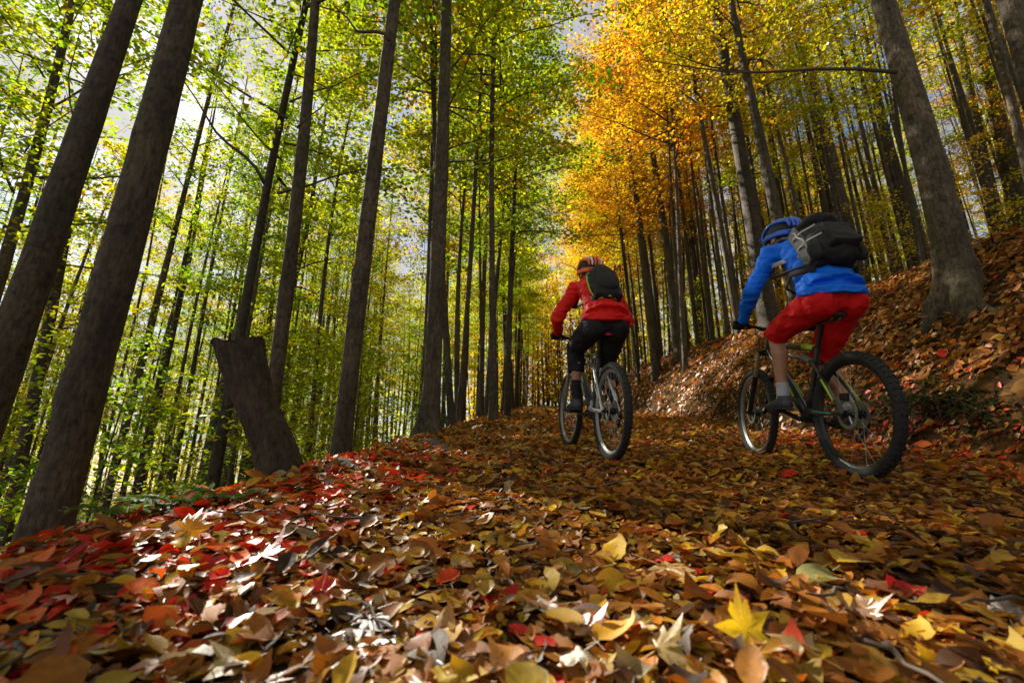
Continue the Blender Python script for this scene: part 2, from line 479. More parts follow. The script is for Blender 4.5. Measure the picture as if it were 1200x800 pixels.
def crown_meshes(seed, ax, H, z0, spread, nb, leaves, lsize, r0, low_rise=0.5):
    """limbs with side twigs, leaves spread along them in loose flat sprays"""
    rg = random.Random(seed); nr = np.random.default_rng(seed)
    mb = MB(); pts = []; wts = []
    for i in range(nb):
        t = (i + rg.random()) / nb
        z = z0 + (H - z0) * t ** 1.0 * 0.97
        az = i * 2.4 + rg.uniform(-0.5, 0.5)
        L = spread * (0.45 + 0.75 * math.sin(math.pi * min(1, 0.2 + 0.8 * t)) ** 0.8) * rg.uniform(0.65, 1.2)
        rise_a = rg.uniform(0.15, low_rise) + 0.45 * t
        d = Vector((math.cos(az) * math.cos(rise_a), math.sin(az) * math.cos(rise_a), math.sin(rise_a)))
        p = ax(z); br = [p.copy()]
        for q in range(5):
            d = (d + Vector((rg.uniform(-.2, .2), rg.uniform(-.2, .2), rg.uniform(-.22, .1)))).normalized()
            p = p + d * L / 5; br.append(p.copy())
        rb = r0 * rg.uniform(0.12, 0.22) * (1 - 0.5 * t)
        mb.tube(br, [rb, rb * .8, rb * .6, rb * .45, rb * .3, rb * .12], 5, cap=False)
        for q in range(1, 6):
            for sgn in (-1, 1):
                if rg.random() < 0.12: continue
                bd = (br[q] - br[q - 1]).normalized()
                sd = bd.cross(Vector((0, 0, 1))).normalized() * sgn
                td = (bd * rg.uniform(.3, .9) + sd + Vector((0, 0, rg.uniform(-.15, .25)))).normalized()
                tl = L * rg.uniform(0.16, 0.36) * (1.25 - q * 0.1)
                e1 = br[q] + td * tl * .5; e2 = br[q] + td * tl + Vector((0, 0, rg.uniform(-.1, .06)))
                mb.tube([br[q], e1, e2], [rb * .22, rb * .15, rb * .05], 3, cap=False)
                pts.append((br[q], e1)); pts.append((e1, e2))
        pts.append((br[3], br[4])); pts.append((br[4], br[5]))
    A = np.array([p[0] for p in pts]); B = np.array([p[1] for p in pts])
    idx = nr.integers(0, len(A), leaves); u = nr.random((leaves, 1))
    P = A[idx] * (1 - u) + B[idx] * u + nr.normal(0, 1, (leaves, 3)) * np.array([0.13, 0.13, 0.07])
    N = nr.normal(0, 0.45, (leaves, 3)); N[:, 2] += 1.0
    size = lsize * nr.uniform(0.6, 1.25, leaves)
    br_ = nr.normal(1, 0.22, (leaves, 1)).clip(0.5, 1.7)
    hue = nr.normal(0, 1, leaves); clump = np.array([mnoise.noise(Vector(p) * 0.7 + Vector((seed, 0, 0))) for p in P])
    h = hue * 0.14 + clump * 0.5
    tone = np.stack([1 + 0.45 * h, 1 - 0.05 * np.abs(h), np.clip(1 - 0.6 * h, .2, 2)], 1) * br_
    brown = nr.random(leaves) < 0.05
    tone[brown] = tone[brown] * np.array([1.1, 0.6, 0.7])
    V, F, C = leaf_cloud(P, N, nr.uniform(0, 6.28, leaves), size, np.clip(tone, 0.05, 2.2))
    return mesh_np('limbs', mb.V, mb.F, True, TWIG), mesh_np('crown', V, F, False, CANOPY, C)

TALL, POLE, SAP = [], [], []
for i in range(6):
    ax = axis_fn(100 + i, 0.10)
    H = 17 + i * 0.7
    TALL.append((H, ax, trunk_mesh(H, 0.15, ax, seed=i), *crown_meshes(200 + i, ax, H, 5.4 + 0.6 * (i % 3), 2.6, 36, 8200, 0.108, 0.15)))
for i in range(4):
    ax = axis_fn(300 + i, 0.12)
    H = 11 + i * 0.8
    POLE.append((H, ax, trunk_mesh(H, 0.07, ax, 1.2, 8, i), *crown_meshes(400 + i, ax, H, 3.4 + 0.4 * i, 1.75, 28, 4800, 0.102, 0.09)))
for i in range(4):
    ax = axis_fn(500 + i, 0.10)
    H = 3.0 + i * 0.6
    SAP.append((H, ax, trunk_mesh(H, 0.022, ax, 1.1, 6, i, 0.35, -0.3), *crown_meshes(600 + i, ax, H, 0.35, 1.0, 24, 1500, 0.095, 0.04, 0.8)))

GREEN, LIME, YELLOW, GOLD, ORANGE = (0.17, 0.265, 0.012), (0.32, 0.36, 0.012), (0.46, 0.38, 0.014), (0.49, 0.32, 0.016), (0.50, 0.24, 0.016)
def tint(kind):
    c = kind; f = random.uniform(0.82, 1.18); g = random.uniform(-0.08, 0.08)
    return (c[0] * f * (1 + g), c[1] * f * (1 - g * 0.4), c[2] * f, 1)

def plant_tree(name, variant, loc, axis, spin, colour, label, group=None, cat='tree', dia=None, own_trunk=None, scale=1.0, crown_s=1.0, crown_lift=0.0):
    H, ax, tm, lm, cm_ = variant
    root = empty(name, loc)
    q = Vector((0, 0, 1)).rotation_difference(Vector(axis).normalized())
    root.rotation_mode = 'QUATERNION'
    root.rotation_quaternion = q @ Quaternion((0, 0, 1), spin)
    root.scale = (scale,) * 3
    tag(root, label, cat, group)
    t = obj('trunk', own_trunk or tm, root)
    if dia and not own_trunk:
        t.scale = (dia, dia, 1)
    l_ = obj('limbs', lm, root); c_ = obj('crown', cm_, root)
    for o in (l_, c_): o.scale = (crown_s, crown_s, 1); o.location.z = crown_lift
    c_.color = tint(colour)
    return root

HERO = []      # (x, y) of trees already standing
def hero(bx, by, tx, ty, depth, width, label, colour, vi, flare=1.5, lift=0.0, bend=0.04, crown_s=1.0):
    """tree whose trunk axis passes the two sighted points at the given distance"""
    if depth is None:      # stands where the sight line meets the bank
        d1 = ray(bx, by); depth = 0.5
        while depth < 19 and CAM_Z + d1.z * depth > ground(d1.x * depth, d1.y * depth): depth *= 1.004
    P1 = ray(bx, by) * depth; d2 = ray(tx, ty); P2 = d2 * (P1.y / d2.y)
    P1.z += CAM_Z; P2.z += CAM_Z
    ax = (P2 - P1).normalized()
    p = P1.copy()
    for _ in range(60):      # slide along the axis to the ground
        dz = p.z - ground(p.x, p.y)
        p -= ax * dz * 0.6
    v = TALL[vi % 6]
    afn = axis_fn(vi * 17 + 3, bend)
    tm = trunk_mesh(v[0], 0.5 * width * depth / FPX, afn, flare, 24, vi * 3, 0.16)
    HERO.append((p.x, p.y))
    return plant_tree('beech_tree', v, p, ax, 0.0, colour, label, 'tall beeches beside the path', own_trunk=tm, crown_lift=lift, crown_s=crown_s)

hero(-70, 640, 150, 0, 3.3, 44, 'thick dark beech trunk leaning in beyond the one at the leaf-strewn edge', GREEN, 0, lift=3.0)
hero(50, 625, 210, 0, 2.9, 50, 'thick dark beech rising from the edge of the sunlit red leaves', GREEN, 1, lift=3.0)
hero(-8, 330, 45, 130, 7.5, 17, 'slim dark beech downhill behind the two thick leaning trunks', GREEN, 2)
hero(8, 600, 78, 260, 8.0, 15, 'slim beech seen between the two thick leaning trunks', LIME, 3)
hero(128, 570, 225, 200, 9.0, 10, 'slender beech downhill against the brightest gap of sky', GREEN, 4, crown_s=0.45, lift=1.0)
hero(246, 585, 330, 160, 6.4, 14, 'dark beech rising directly behind the leaning cut stump', LIME, 5, lift=-1.0)
hero(322, 415, 366, 0, 5.2, 18, 'straight brown beech standing just uphill of the cut stump', GREEN, 6, lift=1.5)
hero(397, 545, 468, 0, 4.5, 23, 'stout beech at the path edge next uphill from the stump', GREEN, 7, 1.4, lift=2.0)
hero(503, 522, 522, 0, 5.4, 21, 'very dark straight beech with flared foot on the path edge', GREEN, 8, 1.9, lift=1.5)
hero(530, 505, 519, 290, 8.0, 9, 'thin beech leaning towards the very dark straight trunk', LIME, 9)
hero(578, 495, 581, 0, 8.6, 9.5, 'upright dark beech with bare side twigs beside the far path', LIME, 10, lift=1.0)
hero(537, 500, 556, 230, 10, 7, 'thin beech just below the path behind the dark flared trunk', LIME, 11)
hero(594, 490, 609, 100, 12, 7.5, 'narrow beech beside the path with a bluish green crown', GREEN, 12)
hero(797, 415, 742, 0, None, 12, 'slim pale beech on the lip of the leafy bank uphill of the riders', ORANGE, 13, lift=1.0)
hero(766, 418, 722, 60, None, 8, 'narrow beech on the bank with orange crown', ORANGE, 14)
hero(903, 385, 835, 0, None, 21, 'grey beech on the bank beyond the blue jacket sleeve', GOLD, 15, lift=1.0)
hero(936, 370, 855, 0, None, 14, 'thinner grey beech directly behind the blue helmet', YELLOW, 16)
hero(1004, 330, 926, 0, None, 27, 'smooth grey beech rising behind the big black backpack', GOLD, 17, lift=2.0)
hero(976, 300, 940, 120, None, 10, 'thin beech beside the smooth grey one behind the backpack', YELLOW, 18)
hero(1072, 297, 1004, 0, None, 18, 'grey beech on the crest of the bank left of the big buttressed one', LIME, 19, lift=1.0)
hero(1128, 348, 1040, 0, None, 34, 'big grey beech with spreading root flare on the leafy bank', GREEN, 20, 1.9, lift=3.0)
hero(1192, 245, 1134, 0, None, 25, 'grey beech on the crest above the big buttressed one', LIME, 21, lift=2.0)
hero(1168, 252, 1120, 0, None, 16, 'slimmer beech on the crest next to a grey trunk', LIME, 22)
hero(1262, 250, 1160, 0, 6.8, 27, 'pale curving beech high on the bank', LIME, 23, lift=2.0, bend=0.22)
hero(1280, 300, 1185, 0, 5.0, 30, 'dark beech trunk highest on the bank', LIME, 24, lift=3.0)
# the long bare limb reaching out from the big buttressed beech
def bare_limb(a, b, depth_a, depth_b, r, name='limb'):
    A = ray(*a) * depth_a; B = ray(*b) * depth_b
    A.z += CAM_Z; B.z += CAM_Z
    pts = []
    for i in range(9):
        t = i / 8
        p = A.lerp(B, t); p.z += 0.10 * math.sin(t * 7) * (1 - t) - 0.12 * math.sin(t * math.pi); p.x += 0.03 * math.sin(t * 11); pts.append(p)
    return MB().tube(pts, [r * (1 - 0.8 * i / 8) for i in range(9)], 6)
def limb_on(root_i, mb):
    root = [o for o in COL.objects if o.name.startswith('beech_tree')][root_i]
    bpy.context.view_layer.update()
    o = mb.build('limb', TWIG, root); o.matrix_parent_inverse = root.matrix_world.inverted()
limb_on(20, bare_limb((1052, 85), (752, 70), 5.6, 7.5, 0.026))
limb_on(20, bare_limb((905, 77), (842, 45), 6.4, 6.6, 0.012))
limb_on(20, bare_limb((860, 76), (800, 92), 6.7, 6.8, 0.010))
limb_on(10, bare_limb((581, 70), (508, 42), 8.6, 8.2, 0.02))
limb_on(10, bare_limb((581, 92), (520, 68), 8.6, 8.4, 0.02))
limb_on(10, bare_limb((581, 120), (525, 75), 8.6, 8.0, 0.018))
limb_on(7, bare_limb((456, 48), (388, 0), 4.5, 4.4, 0.02))
limb_on(5, bare_limb((310, 215), (200, 70), 6.4, 6.0, 0.028))
limb_on(6, bare_limb((348, 150), (392, 95), 5.2, 5.5, 0.014))

# the rest of the stand
def far_enough(x, y, d):
    return all((x - a) ** 2 + (y - b) ** 2 > d * d for a, b in HERO)
CNAME = {GREEN: 'green', LIME: 'lime green', YELLOW: 'yellow', GOLD: 'golden', ORANGE: 'orange'}
def in_glade(x, y):
    # a clearing runs down the slope towards the sun
    sx, sy = math.sin(SUN_AZ), math.cos(SUN_AZ)
    dx, dy = x + 1.4, y - 1.5
    t = dx * sx + dy * sy
    return t if 3 < t < 34 and abs(dx * sy - dy * sx) < 1.9 + 0.02 * t else 0
def scatter(n, s0, s1, y0, y1, dmin, kinds, colours, label, group, power=1.0, name='beech_tree', cat='tree', crown_s=1.0, lift=0.0):
    k = tries = 0
    while k < n and tries < n * 60:
        tries += 1
        y = y0 + (y1 - y0) * random.random() ** power
        s = random.uniform(s0, s1); x = s + 0.075 * y
        px, py, f = project((x, y, ground(x, y) + 3))
        if not (-260 < px < 1460) or not far_enough(x, y, dmin): continue
        v = random.choice(kinds); cc = random.choice(colours)
        t_ = in_glade(x, y) if s < 0 else 0
        if t_ and v[0] > 1.0 * t_: continue
        HERO.append((x, y)); k += 1
        dia = random.uniform(0.5, 1.15) * (0.8 if s > 0 else 1) if v in TALL else random.uniform(0.7, 1.4)
        plant_tree(name, v, (x, y, ground(x, y)), (random.gauss(0, .035), random.gauss(0, .035), 1), random.uniform(0, 6.28), cc, label % (('stout' if dia > 0.95 else 'slim' if dia > 0.68 else 'very thin') if v in TALL else 'pole-thin' if v in POLE else 'tall' if v in SAP[2:] else 'small', CNAME[cc]), group, cat, dia, scale=random.uniform(0.85, 1.12), crown_s=crown_s, crown_lift=lift)
scatter(20, -2.6, -1.8, 8, 48, 1.1, TALL[:4] + POLE, [LIME, LIME, YELLOW, GREEN], '%s beech with %s leaves in the row along the downhill path edge', 'beeches along the downhill edge', crown_s=1.35, lift=1.5)
scatter(24, 4.4, 6.6, 13, 48, 1.2, TALL, [YELLOW, GOLD, ORANGE, ORANGE, GOLD], '%s grey beech with %s leaves on the bank farther up the path', 'beeches on the bank', crown_s=1.4, lift=2.5)
scatter(104, -26, -3.2, 5.5, 46, 1.15, TALL[:3] + POLE * 2, [LIME, LIME, GREEN, YELLOW], '%s beech with %s leaves in the dense stand below the path', 'beeches in the stand below the path', 1.0, lift=1.0)
scatter(80, 6.8, 34, 6, 50, 1.3, TALL * 2 + POLE, [LIME, LIME, YELLOW, GOLD, ORANGE], '%s beech with %s leaves in the stand above the bank', 'beeches in the stand above the path', 1.0, lift=0.6)
scatter(16, -9, -3.0, 5, 16, 0.8, SAP, [LIME, LIME, GREEN], '%s young beech with %s leaves low on the slope below the path', 'saplings on the slope', 1.0, 'beech_sapling', 'sapling')
scatter(26, -24, -6, 9, 34, 0.8, SAP, [LIME, YELLOW], '%s young beech with %s leaves low on the slope below the path', 'saplings on the slope', 1.0, 'beech_sapling', 'sapling')
scatter(40, 7.5, 24, 10, 36, 0.8, SAP, [LIME, YELLOW, GOLD], '%s young beech with %s leaves among trunks above the bank', 'saplings above the bank', 1.0, 'beech_sapling', 'sapling')

def scatter_behind(n):
    k = 0
    while k < n:
        x, y = random.uniform(-16, 18), random.uniform(-16, -2.2)
        s_ = x - 0.075 * y
        if -1.8 < s_ < 3.8 or not far_enough(x, y, 1.6): continue
        HERO.append((x, y)); k += 1
        plant_tree('beech_tree', random.choice(TALL), (x, y, ground(x, y)), (random.gauss(0, .03), random.gauss(0, .03), 1), random.uniform(0, 6.28), random.choice([LIME, GREEN, YELLOW]), 'beech in the wood downhill of the riders on either side of the path', 'beeches down the path', dia=random.uniform(.8, 1.5))
scatter_behind(18)

# the wood far behind: one mass of foliage and stems
def far_wood():
    mb = MB(); P = []; P_gold = []
    rg = random.Random(5)
    for i in range(700):
        a = rg.uniform(0.2, 1.1) if i >= 620 else rg.uniform(-1.15, 1.15) if i > 80 else rg.uniform(-0.12, 0.28); r = (rg.uniform(46, 85) if i > 80 else rg.uniform(50, 66)) if i < 290 else rg.uniform(17, 45) if i < 620 else rg.uniform(17, 36)
        x, y = r * math.sin(a), r * math.cos(a)
        if -3.2 < x - 0.075 * min(y, 60) < 6.5 and y < 49: continue
        z = ground(x, y); h = rg.uniform(14, 21); w = rg.uniform(.08, .17) if r > 45 else rg.uniform(.045, .10)
        mb.tube([(x, y, z - .5), (x + rg.uniform(-.2, .2), y, z + h * .5), (x + rg.uniform(-.5, .5), y, z + h)], [w, w * .7, w * .2], 5, cap=False)
        if r < 45: continue
        for k in range(rg.randint(300, 380)):
            t = rg.random()
            q = 2.6 * math.sin(math.pi * (0.12 + 0.85 * t))
            P_gold.append(i <= 80)
            P.append((x + rg.gauss(0, q * .55), y + rg.gauss(0, q * .55), z + h * (0.08 + 0.95 * t)))
    P = np.array(P); k = len(P)
    N = RNG.normal(0, .6, (k, 3)); N[:, 2] += 1
    base = np.array([LIME, YELLOW, GREEN, GOLD])[RNG.integers(0, 4, k) * (RNG.random(k) < .6)]
    gold = np.array([GOLD, YELLOW, ORANGE])[RNG.integers(0, 3, k)]; base = np.where(np.array(P_gold)[:, None], gold, base)
    V, F, C = leaf_cloud(P, N, RNG.uniform(0, 6.28, k), RNG.uniform(.28, .5, k), base * RNG.normal(1, .2, (k, 1)).clip(.5, 1.6))
    st = tag(mb.build('far_trunks', BARK), 'distant slim trunks at the far end of the wood', 'trees', kind='stuff')
    fo = tag(obj('far_foliage', mesh_np('far_foliage', V, F, False, CANOPY, C)), 'distant yellow green foliage closing the view between the trunks', 'foliage', kind='stuff')
far_wood()

# ------------------------------------------------------------------ stump
def stump():
    pts = [(279, 402, 62), (283, 418, 60), (288, 436, 57), (297, 468, 51), (304, 484, 51), (313, 503, 54), (322, 525, 57), (330, 550, 62), (334, 575, 74), (336, 600, 84)]
    D = 3.05
    C = []; Rr = []
    y0 = ray(330, 550).y * D
    for (x, y, w) in pts:
        d = ray(x, y); p = d * (y0 / d.y); C.append(Vector((p.x, p.y, p.z + CAM_Z))); Rr.append(0.44 * w * (y0 / d.y) / FPX)
    C0, R0 = C[:], Rr[:]; C = []; Rr = []
    for i in range(len(C0) - 1):
        for q in range(5): C.append(C0[i].lerp(C0[i + 1], q / 5)); Rr.append(R0[i] + (R0[i + 1] - R0[i]) * q / 5)
    n = 72; V = []; F = []
    for i, (c, r) in enumerate(zip(C, Rr)):
        for k in range(n):
            th = 2 * math.pi * k / n
            ct, st_ = math.cos(th), math.sin(th)
            fur = (1 - abs(mnoise.noise(Vector((ct * 6.5, st_ * 6.5, c.z * 2.2))))) ** 2
            j = 0.93 + 0.10 * mnoise.noise(Vector((ct * 2.0, st_ * 2.0, c.z * 3.0))) + 0.10 * fur + 0.03 * mnoise.noise(Vector((ct * 16, st_ * 16, c.z * 18)))
            q = c + Vector((ct * r * j, st_ * r * j, 0))
            if i == 0: q.z += 0.05 * mnoise.noise(Vector((ct * 1.5, st_ * 1.5, 4))) + 0.02 * ct + 0.02 * mnoise.noise(Vector((ct * 8, st_ * 8, 1)))
            V.append(q)
    for i in range(len(C) - 1):
        for k in range(n): F.append((i * n + (k + 1) % n, i * n + k, (i + 1) * n + k, (i + 1) * n + (k + 1) % n))
    base = Vector((C0[7].x, C0[7].y, ground(C0[7].x, C0[7].y)))
    root = empty('tree_stump', base)
    tag(root, 'leaning brown cut tree stump at the edge of the path', 'stump')
    V = [v - base for v in V]
    obj('bark', mesh_np('bark', V, F, True, BARK_D), root)
    top = [v * 1.0 for v in V[:n]]; cc = sum(top, Vector()) / n
    TV = []; TF = []
    for s in (1.0, 0.7, 0.4):
        for v in top: TV.append(cc + (v - cc) * s + Vector((0, 0, 0.006 * mnoise.noise((v * s) * 30))))
    TV.append(cc)
    for j in range(2):
        for k in range(n): TF.append((j * n + k, j * n + (k + 1) % n, (j + 1) * n + (k + 1) % n, (j + 1) * n + k))
    for k in range(n): TF.append((2 * n + k, 2 * n + (k + 1) % n, 3 * n))
    m, nn, l, p = new_mat('cut wood')
    t = nn.new('ShaderNodeTexCoord'); w = nn.new('ShaderNodeTexWave'); w.wave_type = 'RINGS'; w.rings_direction = 'Z'
    w.inputs['Scale'].default_value = 14; w.inputs['Distortion'].default_value = 3
    r_ = ramp(nn, [(0, (0.10, 0.06, 0.03)), (1, (0.2, 0.13, 0.07))])
    l.new(t.outputs['Object'], w.inputs['Vector']); l.new(w.outputs['Fac'], r_.inputs[0]); l.new(r_.outputs[0], p.inputs['Base Color'])
    p.inputs['Roughness'].default_value = 0.9
    obj('cut_face', mesh_np('cut_face', TV, TF, True, m), root)
stump()

# ------------------------------------------------------------------ fallen leaves
def oval_leaf(seed, curl, nx=7):
    """pointed beech leaf with a folded midrib, curled blade and a short stalk; length 1"""
    rg = random.Random(seed); V = []; F = []
    a, b = rg.uniform(-curl, curl), rg.uniform(-curl, curl); wid = rg.uniform(.22, .37); pw = rg.uniform(.7, 1.05)
    for i in range(nx):
        t = i / (nx - 1)
        w = wid * math.sin(math.pi * (0.04 + 0.93 * t ** pw)) ** 0.75
        for j, u in enumerate((-1, -0.5, 0, 0.5, 1)):
            wav = 0.03 * math.sin(t * 17 + u * 3 + seed)
            x = u * w * (1 + (0.10 * math.sin(t * 25 + seed) if abs(u) == 1 else 0))
            z = abs(u) * 0.10 * w / 0.3 + a * (t - 0.5) ** 2 * 1.6 + b * u * abs(u) * (t - 0.2) * 0.8 + wav * abs(u)
            V.append((x, t, z))
    for i in range(nx - 1):
        for j in range(4): F.append((i * 5 + j, i * 5 + j + 1, (i + 1) * 5 + j + 1, (i + 1) * 5 + j))
    k = len(V)
    V += [(-0.012, 0, 0), (0.012, 0, 0), (0.02, -0.24, 0.03), (0.0, -0.24, 0.03)]; F.append((k, k + 1, k + 2, k + 3))
    return np.array(V), F
def maple_leaf(seed, curl):
    rg = random.Random(seed)
    ang = [(-150, .34), (-128, .62), (-112, .40), (-95, .52), (-72, .92), (-55, .58), (-47, .44), (-36, .62), (-22, .80), (-14, .62), (0, 1.10)]
    out = [(-x, r) for x, r in ang]
    ang = [(-172, .12)] + ang + [(x, r) for x, r in reversed(out) if x != 0] + [(172, .12)]
    a, b, c = rg.uniform(-curl, curl), rg.uniform(-curl, curl), rg.uniform(0, 6)
    V = [(0, 0.28, 0)]; F = []
    for ring in (0.5, 1.0):
        for (d, r) in ang:
            r2 = r * ring * 0.62 * rg.uniform(.94, 1.06); t = R(d)
            x, y = math.sin(t) * r2, 0.28 + math.cos(t) * r2
            V.append((x, y, a * x * x * 2.0 + b * (y - .3) ** 2 * 1.6 + 0.05 * math.sin(7 * x + 5 * y + c) * ring + 0.03 * math.sin(d * 0.2)))
    n = len(ang)
    for k in range(n - 1):
        F.append((0, 1 + k, 2 + k)); F.append((1 + k, 1 + n + k, 2 + n + k, 2 + k))
    k = len(V); V += [(-.012, .24, 0), (.012, .24, 0), (.03, -.42, .06), (.01, -.42, .06)]; F.append((k, k + 1, k + 2, k + 3))
    return np.array(V), F

def white_col(n): return np.ones((n, 3))
OVALS = []; MAPLES = []
for i in range(18):
    V, F = oval_leaf(i, 0.75); V[:, 2] *= .75; OVALS.append(mesh_np('fallen_leaf', V, F, True, LITTER, white_col(len(V))))
for i in range(8):
    V, F = maple_leaf(40 + i, 0.6); MAPLES.append(mesh_np('maple_leaf', V, F, True, LITTER, white_col(len(V))))

BROWNS = [(0.31, 0.098, 0.009), (0.19, 0.058, 0.007), (0.39, 0.135, 0.011), (0.10, 0.034, 0.007), (0.28, 0.105, 0.016), (0.34, 0.14, 0.018), (0.05, 0.020, 0.007)]
WARM = [(0.44, 0.16, 0.015), (0.52, 0.27, 0.02), (0.36, 0.12, 0.015), (0.42, 0.25, 0.03)]
YELLOWS = [(0.62, 0.38, 0.015), (0.54, 0.31, 0.02), (0.40, 0.27, 0.03)]
REDS = [(0.60, 0.022, 0.006), (0.66, 0.06, 0.008), (0.42, 0.014, 0.008), (0.68, 0.13, 0.010)]
PALE = [(0.36, 0.26, 0.12), (0.42, 0.32, 0.17), (0.25, 0.19, 0.09)]
def leaf_colour(s, y, rg):
    u = rg.random()
    red = 0.42 * sstep(-0.4, -1.0, s) * sstep(5, 3, y) + (0.26 if 2.4 < s < 4 and 2 < y < 6 else 0.02)
    if u < red: c = rg.choice(REDS)
    else:
        u = rg.random()
        if s > 3.4: c = rg.choice(BROWNS[:3] + BROWNS[:3] + WARM) if u < .86 else rg.choice(BROWNS)
        elif u < 0.50: c = rg.choice(BROWNS)
        elif u < 0.82: c = rg.choice(WARM)
        elif u < 0.94: c = rg.choice(YELLOWS)
        else: c = rg.choice(PALE if s < 0.2 else BROWNS)
    f = rg.uniform(0.75, 1.2)
    return tuple(v * f for v in c)

rg = random.Random(21)
LEAVES = []     # x, y, size, colour, tilt normal, spin, lift, maple?
def throw(n, s0, s1, y0, y1, size, tiltsd, lift):
    for _ in range(n):
        s = rg.uniform(s0, s1); y = rg.uniform(y0, y1); x = s + 0.075 * y
        g = gnormal(x, y)
        nx = Vector((g.x + rg.gauss(0, tiltsd), g.y + rg.gauss(0, tiltsd), g.z)).normalized()
        if 3.42 < s < 3.9 and rg.random() < .6: continue
        LEAVES.append((x, y, size * rg.choice((.55, .7, .8, .9, 1.0, 1.1, 1.35)) * rg.uniform(.9, 1.1), leaf_colour(s, y, rg), nx, rg.uniform(0, 6.28), lift * rg.random() ** 1.5, rg.random() < (0.28 if s < -0.3 else 0.10)))
throw(15500, -1.75, 2.6, 0.35, 2.6, 0.060, 0.20, 0.022)
throw(9000, -1.75, 2.6, 0.35, 2.6, 0.026, 0.5, 0.026)
throw(1100, -1.75, 2.6, 0.35, 2.6, 0.085, 0.22, 0.03)
throw(500, -1.75, 2.6, 0.35, 2.6, 0.07, 0.6, 0.03)
throw(16500, -1.7, 3.6, 2.6, 6.0, 0.070, 0.30, 0.03)
throw(11000, -1.7, 3.6, 6.0, 14, 0.105, 0.45, 0.04)
throw(6000, -1.9, 3.8, 14, 34, 0.16, 0.45, 0.05)
throw(19000, 3.4, 7.2, 1.6, 13, 0.092, 0.42, 0.04)
throw(9000, 3.4, 9.5, 13, 34, 0.16, 0.45, 0.05)
throw(3500, 7.2, 11, 5, 20, 0.14, 0.5, 0.05)
throw(3500, -3.4, -1.5, 0.9, 9, 0.095, 0.45, 0.04)
scored = []
for i, L in enumerate(LEAVES):
    px, py, f = project((L[0], L[1], ground(L[0], L[1])))
    if f > 0.25 and -30 < px < 1230 and py < 830 and L[1] < 3: scored.append((-L[2] / f, i))
scored.sort()
SINGLE = [i for _, i in scored[:286]]
single_set = set(SINGLE)
def leaf_matrix(loc, nrm, spin, size):
    M = rot_from(np.array([tuple(nrm)]), np.array([spin]))[0]
    m = Matrix(M.tolist()).to_4x4() @ Matrix.Diagonal((size, size, size, 1))
    m.translation = loc
    return m
for i in SINGLE:
    x, y, sz, c, nx, sp, lf, mp = LEAVES[i]
    me = rg.choice(MAPLES) if mp else rg.choice(OVALS)
    o = obj('maple_leaf' if mp else 'fallen_leaf', me, path)
    nx = nx.lerp(Vector((0, -.1, 1)), .5)
    o.matrix_world = leaf_matrix((x, y, ground(x, y) + 0.008 + lf), nx, sp, sz * (1.25 if mp else 1.0))
    o.color = (*c, 1)
# leaves that stand out, each placed where it lies
def feature_leaf(px, py, kind, size, colour, label, tilt=(0, 0), spin=0.0, up=0.02):
    p = on_ground(px, py)
    me = MAPLES[kind % 6] if kind >= 0 else OVALS[(-kind) % 9]
    o = obj('maple_leaf' if kind >= 0 else 'fallen_leaf', me, path)
    o.matrix_world = leaf_matrix((p.x, p.y, p.z + up), Vector((tilt[0], tilt[1], 1)), spin, size)
    o.matrix_world = Matrix.Translation(-(o.matrix_world.to_3x3() @ Vector((0, .45, 0))) * (1 if abs(tilt[1]) < 1 else .3)) @ o.matrix_world
    o.color = (*colour, 1); o['label'] = label
feature_leaf(885, 790, 0, 0.10, (0.80, 0.60, 0.02), 'bright yellow maple leaf standing on its edge', (0.3, -2.4), 0.5, 0.05)
feature_leaf(1000, 722, -3, 0.125, (0.66, 0.26, 0.015), 'large flat orange leaf', (0, -.15), 1.4, 0.02)
feature_leaf(890, 662, -4, 0.11, (0.72, 0.42, 0.02), 'curled golden leaf on the path', (0.1, -.6), 0.6, 0.03)
feature_leaf(720, 660, -5, 0.10, (0.70, 0.44, 0.03), 'yellow leaf with a pale tip', (0, -.6), -0.4, 0.03)
feature_leaf(725, 694, -1, 0.10, (0.70, 0.38, 0.02), 'golden leaf lying flat', (0, -.3), 1.8, 0.025)
feature_leaf(960, 690, -7, 0.14, (0.30, 0.28, 0.10), 'long grey green leaf lying underside up', (0, -.4), 2.0, 0.025)
feature_leaf(215, 645, 1, 0.12, (0.74, 0.34, 0.012), 'crumpled orange yellow maple leaf in the sun', (0.3, -1.5), 0.2, 0.04)
feature_leaf(300, 665, 2, 0.17, (0.72, 0.035, 0.01), 'vivid red maple leaf in the sun', (-.4, -.5), 0.8, 0.035)
feature_leaf(250, 612, 3, 0.16, (0.70, 0.09, 0.01), 'orange red maple leaf near the stump', (-.3, -.5), 1.5, 0.03)
feature_leaf(375, 712, 4, 0.12, (0.66, 0.03, 0.01), 'scalloped scarlet leaf on pale litter', (-.1, -.9), 0.2, 0.03)
feature_leaf(295, 740, 5, 0.11, (0.62, 0.58, 0.52), 'maple leaf with its sun glint painted whitish', (-.35, .3), 0.9, 0.03)  # whitish blade colour paints the sun's glint on the leaf
feature_leaf(275, 708, 5, 0.10, (0.62, 0.58, 0.52), 'small maple leaf with a painted white glint behind the larger one', (-.35, .3), 2.2, 0.03)  # white highlight put into the colour of the blade
feature_leaf(215, 790, -3, 0.12, (0.60, 0.56, 0.50), 'leaf painted pale as a sun glint in the foreground', (-.3, .3), 1.2, 0.03)  # pale colour stands in for a sun highlight
feature_leaf(520, 752, -6, 0.075, (0.50, 0.28, 0.09), 'tan leaf folded along its midrib', (0.3, -.9), 0.1, 0.02)
feature_leaf(560, 745, -8, 0.075, (0.48, 0.25, 0.07), 'tan leaf leaning on its neighbour', (-0.5, -.8), -0.6, 0.02)

